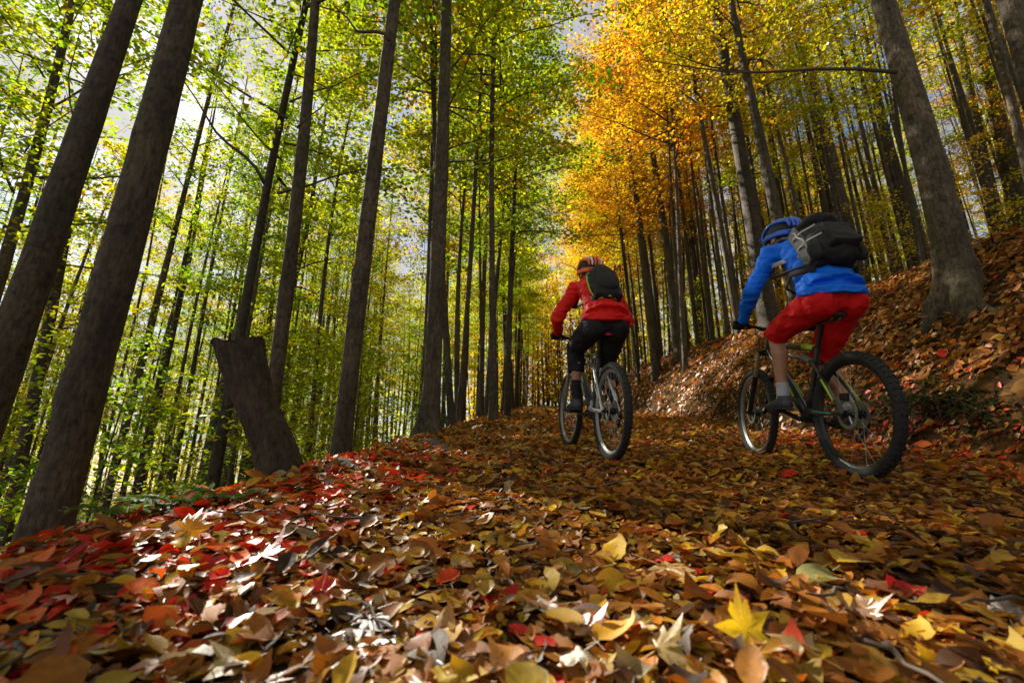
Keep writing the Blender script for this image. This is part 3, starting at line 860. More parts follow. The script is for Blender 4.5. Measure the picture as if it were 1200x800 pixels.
def litter(name, pick, label):
    ids = [i for i in range(len(LEAVES)) if i not in single_set and pick(LEAVES[i])]
    S1 = [i for i in ids if LEAVES[i][1] < 3.2]; S2 = [i for i in ids if LEAVES[i][1] >= 3.2]
    VV = []; FF = []; CC = []; nb = 0
    T9 = np.array([(0, 0, 0), (.2, .22, .05), (.3, .5, .09), (.2, .8, .06), (0, 1, .0), (-.2, .8, .06), (-.3, .5, .09), (-.2, .22, .05), (0, .5, -.01)])
    F9 = np.array([(0, 1, 2, 8), (8, 2, 3, 4), (8, 4, 5, 6), (0, 8, 6, 7)])
    for sel, tm, tf in ((S1, T9, F9), (S2, OVAL, OVAL_F)):
        if not sel: continue
        P = np.array([(LEAVES[i][0], LEAVES[i][1], ground(LEAVES[i][0], LEAVES[i][1]) + 0.004 + LEAVES[i][6]) for i in sel])
        N = np.array([tuple(LEAVES[i][4]) for i in sel]); sp = np.array([LEAVES[i][5] for i in sel]); sz = np.array([LEAVES[i][2] for i in sel])
        C = np.array([LEAVES[i][3] for i in sel])
        V, F, K = leaf_cloud(P, N, sp, sz, C, tm, tf)
        # every blade curls its own way
        k = len(tm); cur = RNG.normal(0, .22, len(sel)); loc_ = np.tile(tm, (len(sel), 1))
        V = V + np.repeat(N, k, 0) * (np.repeat(cur * sz, k) * ((loc_[:, 1] - .5) ** 2 * 2 + np.abs(loc_[:, 0]) * np.sign(np.repeat(RNG.normal(0, 1, len(sel)), k))))[:, None]
        VV.append(V); FF.append(F + nb); CC.append(K); nb += len(V)
    return tag(obj(name, mesh_np(name, np.concatenate(VV), np.concatenate(FF), True, LITTER, np.concatenate(CC))), label, 'leaves', kind='stuff')
sof = lambda L: L[0] - 0.075 * L[1]
litter('leaf_litter', lambda L: -1.6 <= sof(L) < 3.4, 'carpet of fallen brown, orange and yellow leaves covering the path')
litter('leaf_litter', lambda L: sof(L) >= 3.4, 'rust brown fallen leaves covering the bank')
litter('leaf_litter', lambda L: sof(L) < -1.6, 'fallen leaves on the brink of the hillside')

# twigs lying in the litter
rg2 = random.Random(4)
TW = []
for i in range(4):
    m_ = MB(); p = Vector((0, 0, 0)); pts = [p.copy()]
    for q in range(5): p += Vector((rg2.uniform(-.02, .02), .05, rg2.uniform(-.008, .012))); pts.append(p.copy())
    m_.tube(pts, [.0045, .004, .004, .003, .003, .0015], 5)
    m_.tube([pts[2], pts[2] + Vector((.03, .03, .01))], [.0025, .001], 4)
    TW.append(mesh_np('twig', m_.V, m_.F, True, TWIG))
for i in range(130):
    s = rg2.uniform(-1.6, 2.4) if i > 34 else rg2.uniform(-1.6, -.3)
    y = 0.5 + 3 * rg2.random() ** 1.4; x = s + .075 * y
    o = obj('twig', TW[i % 4], path)
    o.location = (x, y, ground(x, y) + .022); o.rotation_euler = (rg2.uniform(-.1, .1), rg2.uniform(-.1, .1), rg2.uniform(0, 6.28)); o.scale = (1, 1, 1)
    k = rg2.uniform(.5, 1.3); o.scale = (k, k, k)

# ------------------------------------------------------------------ bicycles
RUBBER = plain('tyre rubber', (0.018, 0.017, 0.016), 0.8, bump=0.4, bscale=90, var=0.4, vscale=14)
BLACKM = plain('black anodised metal', (0.02, 0.02, 0.022), 0.35, 0.4, var=0.3)
STEEL = plain('brushed steel', (0.45, 0.45, 0.46), 0.35, 0.9, var=0.2)
SILVER = plain('pale rim', (0.28, 0.28, 0.28), 0.4, 0.5, var=0.25)
BLACKP = plain('black plastic', (0.022, 0.021, 0.021), 0.55, bump=0.2, bscale=120, var=0.3)
WHITEP = plain('white frame paint', (0.62, 0.63, 0.64), 0.3, var=0.12, coat=0.4)
GRAPH = plain('graphite frame paint', (0.07, 0.072, 0.078), 0.28, 0.2, var=0.2, coat=0.5)
DARKP = plain('black frame paint', (0.02, 0.022, 0.024), 0.28, var=0.25, coat=0.5)
LIMEP = plain('lime accent paint', (0.42, 0.58, 0.03), 0.4, var=0.15)
TEALP = plain('teal accent paint', (0.02, 0.30, 0.24), 0.4, var=0.15)
BRONZE = plain('bronze stanchion', (0.36, 0.29, 0.19), 0.3, 0.6, var=0.15)
RED_L = plain('red reflector', (0.6, 0.01, 0.03), 0.2)
WR, TY = 0.372, 0.029
BBX, BBZ = 0.44, 0.335

def make_wheel(parent, centre, knob, rim_mat, steer=0.0, rear=True):
    w = empty('wheel'); w.parent = parent; w.location = centre; w.rotation_euler = (0, 0, steer)
    ty = MB()
    sec = [(TY * math.cos(a) , TY * math.sin(a)) for a in [2 * math.pi * i / 12 for i in range(12)]]
    ty.ring((0, 0, 0), (0, 1, 0), WR - TY - 0.003, sec, 72)
    nk = 64
    for i in range(nk):                       # tread knobs
        t = 2 * math.pi * i / nk
        d = Vector((math.cos(t), 0, math.sin(t))); tg = Vector((-math.sin(t), 0, math.cos(t))); yv = Vector((0, 1, 0))
        rows = (-.009, .009) if i % 2 == 0 else (0.0,)
        for yy in rows:
            m = Matrix((tg, yv, d)).transposed()
            ty.box(d * (WR - 0.004) + yv * yy, (.0095, .0058, knob), m, 0.85)
        for sg in (-1, 1):
            a = 0.82
            dd = (d * math.cos(a) + yv * sg * math.sin(a)); yy2 = (yv * math.cos(a) - d * sg * math.sin(a))
            m = Matrix((tg, yy2, dd)).transposed()
            ty.box(d * (WR - TY - .003) + dd * (TY + 0.001), (.009, .006, knob), m, 0.85)
    o = ty.build('tyre', RUBBER, w, True, edge=True)
    rm = MB()
    rm.ring((0, 0, 0), (0, 1, 0), WR - 0.058, [(-.022, 0), (-.008, -.015), (.006, -.017), (.006, .017), (-.008, .015)], 64)
    rm.build('rim', rim_mat, w, True, edge=True)
    hb = MB().tube([(0, -.055, 0), (0, -.03, 0), (0, .03, 0), (0, .055, 0)], [.022, .026, .026, .022], 14)
    hb.tube([(0, -.075, 0), (0, .075, 0)], .009, 10); hb.build('hub', BLACKM, w, edge=True)
    sp = MB()
    for i in range(28):
        t = 2 * math.pi * i / 28; sg = 1 if i % 2 else -1; tw = 0.55 * (1 if (i // 2) % 2 else -1)
        a = Vector((.026 * math.cos(t + tw * 1.6), sg * .03, .026 * math.sin(t + tw * 1.6))); b = Vector((.295 * math.cos(t), 0, .295 * math.sin(t)))
        sp.tube([a, b], .0011, 4, cap=False)
    sp.build('spokes', STEEL, w)
    ds = MB().ring((0, .042, 0), (0, 1, 0), 0.078, [(-.011, -.001), (.011, -.001), (.011, .001), (-.011, .001)], 40)
    for i in range(5):
        t = 2 * math.pi * i / 5; ds.tube([(.02 * math.cos(t), .042, .02 * math.sin(t)), (.07 * math.cos(t + .4), .042, .07 * math.sin(t + .4))], .004, 4)
    ds.build('brake_disc', STEEL, w, edge=True)
    if rear:
        cs = MB()
        for i in range(7): cs.ring((0, -.030 - .0042 * i, 0), (0, 1, 0), .082 - .0085 * i, [(-.012, -.0012), (0.0, -.0012), (0.0, .0012), (-.012, .0012)], 36)
        cs.build('cassette', STEEL, w, edge=True)
    v = MB().tube([(0, 0, WR - .075), (0, 0, WR - .11)], .003, 5); v.build('valve', BLACKM, w)
    return w

def make_bike(label, origin, head, pitch, roll, steer, frame_mat, rim_r, rim_f, acc, fork_mat, knob, bar_w, crank_a):
    root = empty('mountain_bike', origin)
    f = Vector((math.sin(head), math.cos(head), pitch)).normalized(); l = Vector((-math.cos(head), math.sin(head), 0)); u = f.cross(l)
    l2 = l * math.cos(roll) - u * math.sin(roll); u2 = u * math.cos(roll) + l * math.sin(roll)
    M = Matrix((f, l2, u2)).transposed().to_4x4(); M.translation = origin
    root.rotation_mode = 'QUATERNION'; root.rotation_quaternion = M.to_quaternion()
    tag(root, label, 'bicycle', 'mountain bikes on the path')
    WB = 1.17
    make_wheel(root, (0, 0, WR), knob, rim_r)
    make_wheel(root, (WB, 0, WR), knob, rim_f, steer, False)
    bb = (BBX, 0, BBZ)
    fr = MB()
    st_top = (0.295, 0, 0.80); ht = (0.885, 0, 0.955); hb = (0.925, 0, 0.865)
    fr.tube([hb, (0.72, 0, .66), bb], [(.028, .034), (.032, .04), (.03, .036)], 12, side=(0, 1, 0))
    fr.tube([ht, (0.62, 0, .865), st_top], [(.022, .03), (.02, .026), (.018, .02)], 12, side=(0, 1, 0))
    fr.tube([bb, (0.36, 0, .6), st_top], [.024, .019, .019], 12)
    fr.tube([(hb[0] + .012, 0, hb[2] - .03), (ht[0] - .008, 0, ht[2] + .02)], .027, 14)
    fr.tube([(BBX, -.046, BBZ), (BBX, .046, BBZ)], .027, 14)
    fr.tube([(0.335, 0, .70), (0.62, 0, .80)], [.012, .012], 8)
    fo = fr.build('frame', frame_mat, root, edge=True)
    ac = MB()
    ac.tube([(0.44, .0, .835), (0.33, .0, .812)], [(.027, .024), (.024, .021)], 10, side=(0, 1, 0))
    ac.build('accent_stripe', acc, fo)
    for sg in (-1, 1): MB().tube([(0.66, sg * .032, .615), (0.55, sg * .036, .49)], [.012, .008], 6).build('accent_stripe', acc, fo)
    sw = MB()
    for sg in (-1, 1):
        sw.tube([(0, sg * .068, WR), (.2, sg * .062, .375), (.37, sg * .04, .385), (.43, sg * .03, .39)], [(.008, .013), (.009, .014), (.011, .018), (.012, .02)], 8, side=(0, 1, 0))
        sw.tube([(0, sg * .068, WR), (.12, sg * .062, .52), (.27, sg * .045, .69), (.34, sg * .03, .72)], [.010, .010, .011, .012], 8)
    sw.box((.395, 0, .425), (.012, .032, .03)); sw.box((.325, 0, .705), (.012, .036, .012))
    so = sw.build('rear_swingarm', WHITEP if frame_mat is GRAPH else frame_mat, root, edge=True)
    for sg in (-1, 1):
        MB().tube([(.06, sg * .079, .452), (.17, sg * .071, .585)], [.007, .007], 6).build('accent_stripe', acc, so)
        MB().tube([(.10, sg * .074, .374), (.30, sg * .062, .384)], [.006, .007], 6).build('accent_stripe', TEALP if acc is LIMEP else acc, so)
    sk = MB().tube([(.35, 0, .715), (.47, 0, .765)], .022, 12).tube([(.45, 0, .757), (.60, 0, .80)], .013, 10); sk.build('rear_shock', SILVER, root, edge=True)
    fk = MB()
    dv = Vector((-.40, 0, .917)); axf = Vector((WB, 0, WR))
    for sg in (-1, 1):
        b0 = axf + Vector((-.035, sg * .066, .02))
        fk.tube([axf + Vector((0, sg * .066, 0)), b0, b0 + dv * .20, b0 + dv * .30], [.014, .018, .02, .021], 10)
    b = axf + Vector((-.035, 0, .02))
    arch = [b + dv * .28 + Vector((.02, y, 0)) + Vector((.03, 0, .08)) * (1 - (y / .066) ** 2) for y in (-.066, -.04, 0, .04, .066)]
    fk.tube(arch, .012, 8)
    fk.build('fork', BLACKM if frame_mat is DARKP else fork_mat, root, edge=True)
    fs = MB()
    for sg in (-1, 1): fs.tube([b + Vector((0, sg * .066, 0)) + dv * .28, b + Vector((0, sg * .066, 0)) + dv * .50], .0165, 12)
    fs.build('fork_stanchions', fork_mat, root, edge=True)
    cw = MB().tube([b + dv * .50 + Vector((0, -.075, 0)), b + dv * .515, b + dv * .50 + Vector((0, .075, 0))], [.024, .03, .024], 10); cw.build('fork_crown', BLACKM, root, edge=True)
    h = bar_w
    sm = MB().tube([(ht[0] - .012, 0, ht[2] + .02), (ht[0] - .03, 0, ht[2] + .065)], .02, 12).tube([(ht[0] - .025, 0, ht[2] + .05), (.80 + .02, 0, 1.035)][::-1], .019, 10); sm.build('stem', BLACKM, root, edge=True)
    hbm = MB().tube([(.79, -h, 1.05), (.81, -h * .5, 1.045), (.835, -.08, 1.03), (.835, .08, 1.03), (.81, h * .5, 1.045), (.79, h, 1.05)], [.011, .011, .016, .016, .011, .011], 10)
    ho = hbm.build('handlebar', BLACKM, root, edge=True)
    for sg in (-1, 1):
        g = MB().tube([(.797, sg * (h - .135), 1.048), (.79, sg * (h + .004), 1.05)], [.0165, .0165], 12); g.build('grip', BLACKP, ho, edge=True)
        lv = MB().tube([(.81, sg * (h - .17), 1.047), (.85, sg * (h - .16), 1.035), (.86, sg * (h - .09), 1.03), (.855, sg * (h - .04), 1.03)], [.012, .009, .006, .005], 8); lv.build('brake_lever', BLACKM, ho)
    cb = MB()
    cb.tube([(.83, .10, 1.03), (.90, .09, 1.0), (.95, .05, .92), (.96, .06, .80), (1.05, .075, .60)], .0028, 5)
    cb.tube([(.83, -.10, 1.03), (.91, -.08, 1.02), (.90, -.04, .93), (.72, -.035, .70), (.46, -.04, .39), (.2, -.07, .38)], .0028, 5)
    cb.build('cables', BLACKP, root)
    sp = MB().tube([(.30, 0, .79), (.235, 0, .955)], .0155, 12); sp.build('seatpost', BLACKM, root, edge=True)
    sd = MB()
    sd.tube([(.05, 0, .985), (.10, 0, .985), (.17, 0, .98), (.25, 0, .975), (.315, 0, .965)], [(.05, .016), (.07, .022), (.055, .022), (.025, .018), (.016, .012)], 14, side=(0, 1, 0), dome=True)
    sdo = sd.build('saddle', BLACKP, root)
    rl = MB()
    for sg in (-1, 1): rl.tube([(.08, sg * .025, .967), (.12, sg * .022, .955), (.24, sg * .02, .952), (.28, sg * .012, .962)], .0035, 6)
    rl.build('rail', STEEL, sdo)
    if acc is not LIMEP: MB().tube([(.052, -.03, .968), (.045, 0, .966), (.052, .03, .968)], [(.008, .010)] * 3, 8).build('red_saddle_trim', RED_L, sdo)
    ck = MB(); ca, sa = math.cos(crank_a), math.sin(crank_a); CL = .172
    ck.tube([(BBX, -.066, BBZ), (BBX, .066, BBZ)], .014, 12)
    for sg in (1, -1):
        ck.tube([(BBX, sg * .066, BBZ), (BBX + sg * CL * ca, sg * .076, BBZ + sg * CL * sa)], [(.011, .019), (.009, .014)], 8, side=(0, 1, 0), dome=True)
    co = ck.build('crank', BLACKM, root, edge=True)
    cg = MB().ring((BBX, -.05, BBZ), (0, 1, 0), .062, [(-.014, -.002), (.006, -.002), (.006, .002), (-.014, .002)], 32)
    for i in range(4):
        t = i * math.pi / 2; cg.tube([(BBX + .012 * math.cos(t), -.052, BBZ + .012 * math.sin(t)), (BBX + .056 * math.cos(t), -.05, BBZ + .056 * math.sin(t))], .006, 6)
    cg.build('chainring', BLACKM, co, edge=True)
    peds = {}
    for sg in (1, -1):
        c = Vector((BBX + sg * CL * ca, sg * .125, BBZ + sg * CL * sa)); peds[sg] = c
        p = MB().box(c, (.048, .042, .008)).box(c + Vector((.03, 0, 0)), (.006, .048, .011)).box(c + Vector((-.03, 0, 0)), (.006, .048, .011)); p.build('pedal', BLACKM, root, False, bevel=.003)
    ch = MB().tube([(BBX - .02, -.05, BBZ + .062), (.0, -.05, WR + .05)], .004, 5).tube([(BBX - .02, -.05, BBZ - .062), (.06, -.05, .235), (.02, -.05, .26)], .004, 5); ch.build('chain', STEEL, root)
    dr = MB().tube([(0, -.075, WR - .02), (.02, -.085, .30), (.045, -.06, .235)], [.014, .012, .010], 8).ring((.02, -.05, .27), (0, 1, 0), .02, [(-.006, -.003), (.004, -.003), (.004, .003), (-.006, .003)], 16).ring((.055, -.05, .225), (0, 1, 0), .02, [(-.006, -.003), (.004, -.003), (.004, .003), (-.006, .003)], 16); dr.build('rear_derailleur', BLACKM, root, edge=True)
    cp = MB().box((-.0, .05, WR + .1), (.03, .012, .022)); cp.build('brake_caliper', BLACKM, root, False, bevel=.004)
    return root, M, peds

gz = lambda x, y: ground(x, y) + 0.004
BIKE1 = make_bike('white framed mountain bike with silver rims under the rider in red jacket', Vector((.732, 3.492, gz(.732, 3.492))), -.141, .13, -.018, .005, GRAPH, SILVER, SILVER, STEEL, STEEL, .0035, .30, R(8))
BIKE2 = make_bike('black mountain bike with lime accents and knobbly tyres under the rider in blue jacket', Vector((2.01, 2.744, gz(2.01, 2.744))), .036, .12, -.03, -.092, DARKP, BLACKM, SILVER, LIMEP, BRONZE, .0055, .33, R(16))

# ------------------------------------------------------------------ riders
def cloth(name, c, rough=0.75, bump=0.35, var=0.12):
    m, n, l, p = new_mat(name)
    t = n.new('ShaderNodeTexCoord')
    z = n.new('ShaderNodeTexNoise'); z.inputs['Scale'].default_value = 7; z.inputs['Detail'].default_value = 6
    x = n.new('ShaderNodeMix'); x.data_type = 'RGBA'
    x.inputs['A'].default_value = (*[v * (1 - var) for v in c], 1); x.inputs['B'].default_value = (*[min(1, v * (1 + var)) for v in c], 1)
    l.new(t.outputs['Object'], z.inputs['Vector']); l.new(z.outputs['Fac'], x.inputs['Factor']); l.new(x.outputs['Result'], p.inputs['Base Color'])
    mp = n.new('ShaderNodeMapping'); mp.inputs['Scale'].default_value = (1, 1, 2.2)
    w = n.new('ShaderNodeTexNoise'); w.inputs['Scale'].default_value = 16; w.inputs['Detail'].default_value = 3; w.inputs['Distortion'].default_value = 1.0
    l.new(t.outputs['Object'], mp.inputs['Vector']); l.new(mp.outputs[0], w.inputs['Vector'])
    wv = n.new('ShaderNodeTexNoise'); wv.inputs['Scale'].default_value = 320
    l.new(t.outputs['Object'], wv.inputs['Vector'])
    ad = n.new('ShaderNodeMath'); ad.operation = 'MULTIPLY_ADD'; ad.inputs[1].default_value = 0.08
    l.new(wv.outputs['Fac'], ad.inputs[0]); l.new(w.outputs['Fac'], ad.inputs[2])
    b = n.new('ShaderNodeBump'); b.inputs['Strength'].default_value = bump; b.inputs['Distance'].default_value = 0.02
    l.new(ad.outputs[0], b.inputs['Height']); l.new(b.outputs['Normal'], p.inputs['Normal'])
    p.inputs['Roughness'].default_value = rough; p.inputs['Specular IOR Level'].default_value = 0.2
    return m
SKIN = plain('skin', (0.40, 0.20, 0.115), 0.5, bump=0.1, bscale=140, var=0.10)
SKIN.node_tree.nodes['Principled BSDF'].inputs['Subsurface Weight'].default_value = 0.08
HAIR = plain('dark hair', (0.03, 0.02, 0.013), 0.5, bump=0.8, bscale=150)
BLUE_J = cloth('blue jacket', (0.005, 0.16, 0.85), 0.6)
RED_J = cloth('red jacket', (0.70, 0.012, 0.010), 0.6)
RED_S = cloth('red shorts', (0.58, 0.006, 0.008), 0.75)
BLK_C = cloth('black cloth', (0.016, 0.015, 0.02), 0.75)
GREY_C = cloth('grey cloth', (0.23, 0.23, 0.235), 0.75)
PALE_C = plain('pale webbing', (0.48, 0.47, 0.45), 0.7, bump=.3, bscale=200, var=.15)
SOCK_G = cloth('grey sock', (0.42, 0.42, 0.46), 0.9)
SHOE_M = plain('dark shoe', (0.045, 0.05, 0.06), 0.6, bump=.3, bscale=80, var=.3)
SOLE_M = plain('shoe sole', (0.03, 0.03, 0.03), 0.8)

def rider(label, M, peds, P):
    V_ = Vector
    hip, neck, head = V_(P['hip']), V_(P['neck']), V_(P['head'])
    LH, RH = V_(P['hand']), V_((P['hand'][0], -P['hand'][1], P['hand'][2]))
    Y = (0, 1, 0)
    sp = neck - hip; mid = hip + sp * .5 + V_((-.05, 0, .05)); chest = hip + sp * .78 + V_((-.035, 0, .035))
    legs = {}
    for sg in (1, -1):
        ank = peds[sg] + V_((-.075, -sg * .01, .125))
        hj = hip + V_((0, sg * .095, -.03)); d = ank - hj; L = d.length; up = .445; lo = .44
        x = max(-1, min(1, (up * up + L * L - lo * lo) / (2 * up * L))); a = math.acos(x)
        n_ = V_((d.z, 0, -d.x)).normalized()
        if n_.x < 0: n_ = -n_
        kn = hj + d.normalized() * up * math.cos(a) + n_ * up * math.sin(a) + V_((0, sg * P['knee_out'], 0))
        legs[sg] = (hj, kn, ank)
    sh = {sg: neck + V_((-.045, sg * P['sw'], -.065)) for sg in (1, -1)}
    el = {}
    for sg, H_ in ((1, LH), (-1, RH)):
        wr = H_ + V_((-.055, -sg * .005, .03)); m_ = (sh[sg] + wr) / 2
        d = wr - sh[sg]; half = d.length / 2; b_ = math.sqrt(max(.0009, .305 ** 2 - half * half))
        o_ = V_((-.35, sg * P.get('elbow', .45), -.45)); o_ = (o_ - d.normalized() * o_.dot(d.normalized())).normalized()
        el[sg] = (m_ + o_ * b_, wr)
    def torso(mb, g, top=True, hem=None):
        pts = [hip + V_((-.01, 0, .03)), hip + sp * .25 + V_((-.04, 0, .02)), mid, chest, neck + V_((-.04, 0, -.03))]
        rad = [(.165 + g, .12 + g), (.15 + g, .108 + g), (.16 + g, .115 + g), (.175 + g, .12 + g), (.11 + g, .085 + g)]
        mb.tube(pts, rad, 20, side=Y, dome=True)
    def arm(mb, sg, g, end=1.0):
        e, w = el[sg]
        mb.tube([sh[sg] + V_((.0, -sg * .05, -.0)), sh[sg], sh[sg].lerp(e, .5), e, e.lerp(w, .45), e.lerp(w, end)], [.062 + g, .063 + g, .049 + g, .043 + g, .040 + g, .028 + g], 12, dome=True)
    def leg(mb, sg, g, a=0.0, b=1.0):
        hj, kn, an = legs[sg]
        calf = kn.lerp(an, .35) + V_((-.022, 0, 0))
        mb.tube([hj, hj.lerp(kn, .45) + V_((0, 0, .0)), kn.lerp(hj, .08), kn], [.090 + g, .077 + g, .058 + g, .055 + g], 14, dome=True)
        if b > 0: mb.tube([kn, kn.lerp(an, .15), calf, kn.lerp(an, .7), an], [.054 + g, .05 + g, .056 + g, .040 + g, .034 + g], 14, dome=True)
    # --- body
    bd = MB(); torso(bd, -.02)
    for sg in (1, -1): arm(bd, sg, -.013, 1.0); leg(bd, sg, -.0)
    fwd = V_(P['face']).normalized(); lat = V_((0, 1, 0)); upv = fwd.cross(lat).normalized(); lat = upv.cross(fwd)
    HM = Matrix((fwd, lat, upv)).transposed()
    hp = lambda x, y, z: head + HM @ V_((x, y, z))
    bd.tube([neck + V_((-.02, 0, -.05)), neck.lerp(head, .5), hp(-.03, 0, -.02)], [.062, .054, .058], 14, dome=True)
    bd.ball(hp(-.01, 0, .035), (.098, .076, .092), 18, 12, HM)
    bd.ball(hp(.03, 0, -.035), (.068, .062, .085), 16, 10, HM)
    bd.tube([hp(.085, 0, .02), hp(.112, 0, -.022)], [.010, .016], 8, dome=True)       # nose
    bd.ball(hp(.082, 0, -.07), (.018, .026, .010), 10, 6, HM)                          # lips
    bd.ball(hp(.07, 0, -.105), (.026, .03, .022), 10, 6, HM)                           # chin
    for sg in (1, -1):
        bd.ball(hp(-.005, sg * .08, -.01), (.026, .012, .036), 10, 8, HM)              # ears
        bd.ball(hp(.072, sg * .032, .035), (.02, .026, .012), 10, 6, HM)               # brow
    # bare hands inside the gloves
    for sg, H_ in ((1, LH), (-1, RH)):
        bd.tube([el[sg][1], H_ + V_((-.02, 0, .022))], [(.03, .022), (.036, .014)], 10, side=Y, dome=True)
    body = bd.skin('person', SKIN, .0095, 5)
    body.matrix_world = M
    tag(body, label, 'person', 'riders on the path')
    for sg in (1, -1):
        MB().ball(hp(.077, sg * .031, .012), (.012, .013, .012), 10, 8).build('eye', plain('eye', (.5, .48, .45), .15), body)
    hr = MB().ball(hp(-.022, 0, .035), (.098, .082, .095), 18, 12, HM).ball(hp(-.06, 0, -.03), (.05, .066, .05), 14, 8, HM); hr.skin('hair', HAIR, .008, 3, body)
    # --- jacket
    jk = MB(); torso(jk, .006)
    jk.tube([hip + V_((-.03, 0, .035)), hip + sp * .2 + V_((-.045, 0, .02))], [(.198, .160), (.182, .142)], 20, side=Y)
    jk.tube([hip + V_((-.026, 0, .012)), hip + V_((-.03, 0, .06))], [(.203, .166), (.198, .160)], 20, side=Y)
    for sg in (1, -1): arm(jk, sg, .012, .97)
    jk.tube([neck + V_((-.05, 0, -.05)), neck + V_((-.02, 0, -.002)), neck + V_((.0, 0, .03))], [.092, .078, .070], 16)
    jk.skin('jacket', P['jacket'], .0075, 3, body, .014, wfn=lambda c: V_((c.x * 9, c.y * 7, c.z * 15)))
    # --- trousers
    pt = MB()
    pt.tube([hip + V_((.03, 0, -.05)), hip + V_((-.015, 0, .0)), hip + V_((-.02, 0, .03)), hip + V_((-.01, 0, .05))], [(.15, .12), (.185, .145), (.18, .135), (.12, .09)], 20, side=Y)
    for sg in (1, -1):
        hj, kn, an = legs[sg]
        pt.ball(hj + V_((-.055, -sg * .005, -.012)), (.112, .096, .105), 14, 10)
        if P['shorts']:
            pt.tube([hj, hj.lerp(kn, .5), kn.lerp(hj, .10), kn.lerp(an, .06)], [.106, .094, .084, .080], 16)
        else:
            pt.tube([hj, hj.lerp(kn, .5), kn.lerp(hj, .06), kn, kn.lerp(an, .25), kn.lerp(an, .5)], [.106, .096, .086, .082, .080, .070], 16)
    pt.skin('shorts' if P['shorts'] else 'trousers', P['trousers'], .0075, 3, body, .011, wfn=lambda c: V_((c.x * 8, c.y * 12, c.z * 9)))
    # --- socks, shoes, gloves
    for sg in (1, -1):
        hj, kn, an = legs[sg]
        sk = MB().tube([kn.lerp(an, .82 if P['shorts'] else .66), kn.lerp(an, .90), an, an + V_((.01, 0, -.04))], [.044, .040, .040, .042], 14); sk.skin('sock', P['sock'], .006, 2, body, .002)
        pe = peds[sg]; z0 = pe.z + .011
        shp = MB()
        shp.tube([V_((an.x - .045, an.y, z0 + .045)), V_((an.x + .03, an.y, z0 + .05)), V_((pe.x + .03, pe.y - sg * .008, z0 + .036)), V_((pe.x + .10, pe.y, z0 + .026))], [(.034, .042), (.038, .046), (.046, .034), (.036, .022)], 14, side=Y, dome=True)
        shp.tube([an + V_((0, 0, -.01)), V_((an.x + .005, an.y, z0 + .05))], [.042, .042], 12)
        so = shp.skin('shoe', SHOE_M, .006, 4, body)
        sl = MB().tube([V_((an.x - .07, an.y, z0 + .009)), V_((an.x + .02, an.y, z0 + .008)), V_((pe.x + .03, pe.y - sg * .006, z0 + .007)), V_((pe.x + .125, pe.y, z0 + .012))], [(.034, .009), (.038, .009), (.049, .008), (.034, .007)], 12, side=Y, dome=True); sl.build('sole', SOLE_M, so)
    for sg, H_ in ((1, LH), (-1, RH)):
        e, w = el[sg]
        g = MB()
        g.tube([e.lerp(w, .93), w, H_ + V_((-.028, 0, .026)), H_ + V_((.006, 0, .030))], [(.036, .034), (.034, .028), (.044, .016), (.042, .013)], 12, side=Y, dome=True)
        for k, (oy, ln) in enumerate(((.034, .92), (.012, 1.0), (-.011, .96), (-.033, .82))):
            yy = H_.y + sg * (-oy)
            c = V_((H_.x, yy, H_.z)); r_ = .0285
            pts = [c + V_((r_ * math.cos(t) * 1.02, sg * .002 * q, r_ * math.sin(t))) for q, t in enumerate([R(a) for a in (95, 55, 15, -30, -30 - 62 * ln, -30 - 105 * ln)])]
            g.tube(pts, [.0105, .011, .0105, .010, .0095, .0085], 8, dome=True)
        th = [H_ + V_((-.035, -sg * .028, .015)), H_ + V_((-.03, -sg * .052, -.003)), H_ + V_((-.006, -sg * .064, -.026)), H_ + V_((.018, -sg * .058, -.029))]
        g.tube(th, [.014, .0125, .011, .0095], 8, dome=True)
        g.skin('glove', P['glove'], .0045, 2, body)
    # --- helmet
    h = MB()
    h.ball(hp(-.016, 0, .055), (.124, .094, .085), 24, 14, HM)
    hs = h.build('helmet', P['helmet_liner'], body)
    for i, yo in enumerate((-.085, -.055, -.02, .02, .055, .085)):
        rb = MB(); pts = []; rr = []
        k = math.sqrt(max(0.02, 1 - (yo / .112) ** 2))
        for j in range(11):
            a = R(-18 + 212 * j / 10)
            conv = 1 - .28 * abs(j - 5) / 5
            pts.append(hp(-.016 + .142 * k ** .5 * math.cos(a) - (.02 if a > R(150) else 0), yo * conv, .052 + .105 * k * math.sin(a) * 1.0))
            rr.append((.0135 if i in (0, 5) else .012, .010) if 0 < j < 10 else (.009, .006))
        rb.tube(pts, rr, 8, dome=True); rb.build('helmet_rib', P['rib'][i % len(P['rib'])], hs)
    for sg in (-1, 1):
        sd = MB().tube([hp(.095, sg * .055, .045), hp(.03, sg * .098, .022), hp(-.06, sg * .09, .012), hp(-.115, sg * .045, .005)], [(.012, .018), (.011, .022), (.011, .024), (.012, .024)], 8, dome=True); sd.build('helmet_side', P['side'], hs)
        st = MB().tube([hp(.03, sg * .086, .01), hp(.02, sg * .078, -.05), hp(.035, sg * .045, -.10), hp(.045, 0, -.118)], .004, 5).tube([hp(-.06, sg * .08, .0), hp(-.0, sg * .08, -.04), hp(.02, sg * .078, -.05)], .004, 5); st.build('chin_strap', BLK_C, hs)
    bk = MB().tube([hp(-.115, -.05, .01), hp(-.14, 0, .012), hp(-.115, .05, .01)], [(.02, .012), (.024, .014), (.02, .012)], 8, dome=True); bk.build('helmet_back', P['side'], hs)
    if P.get('visor'):
        vz = MB().tube([hp(.10, -.06, .065), hp(.135, 0, .075), hp(.10, .06, .065)], [(.03, .006), (.04, .007), (.03, .006)], 8, dome=True); vz.build('visor', P['side'], hs)
    return body, dict(hip=hip, neck=neck, sp=sp, sh=sh, chest=chest, mid=mid, M=M)

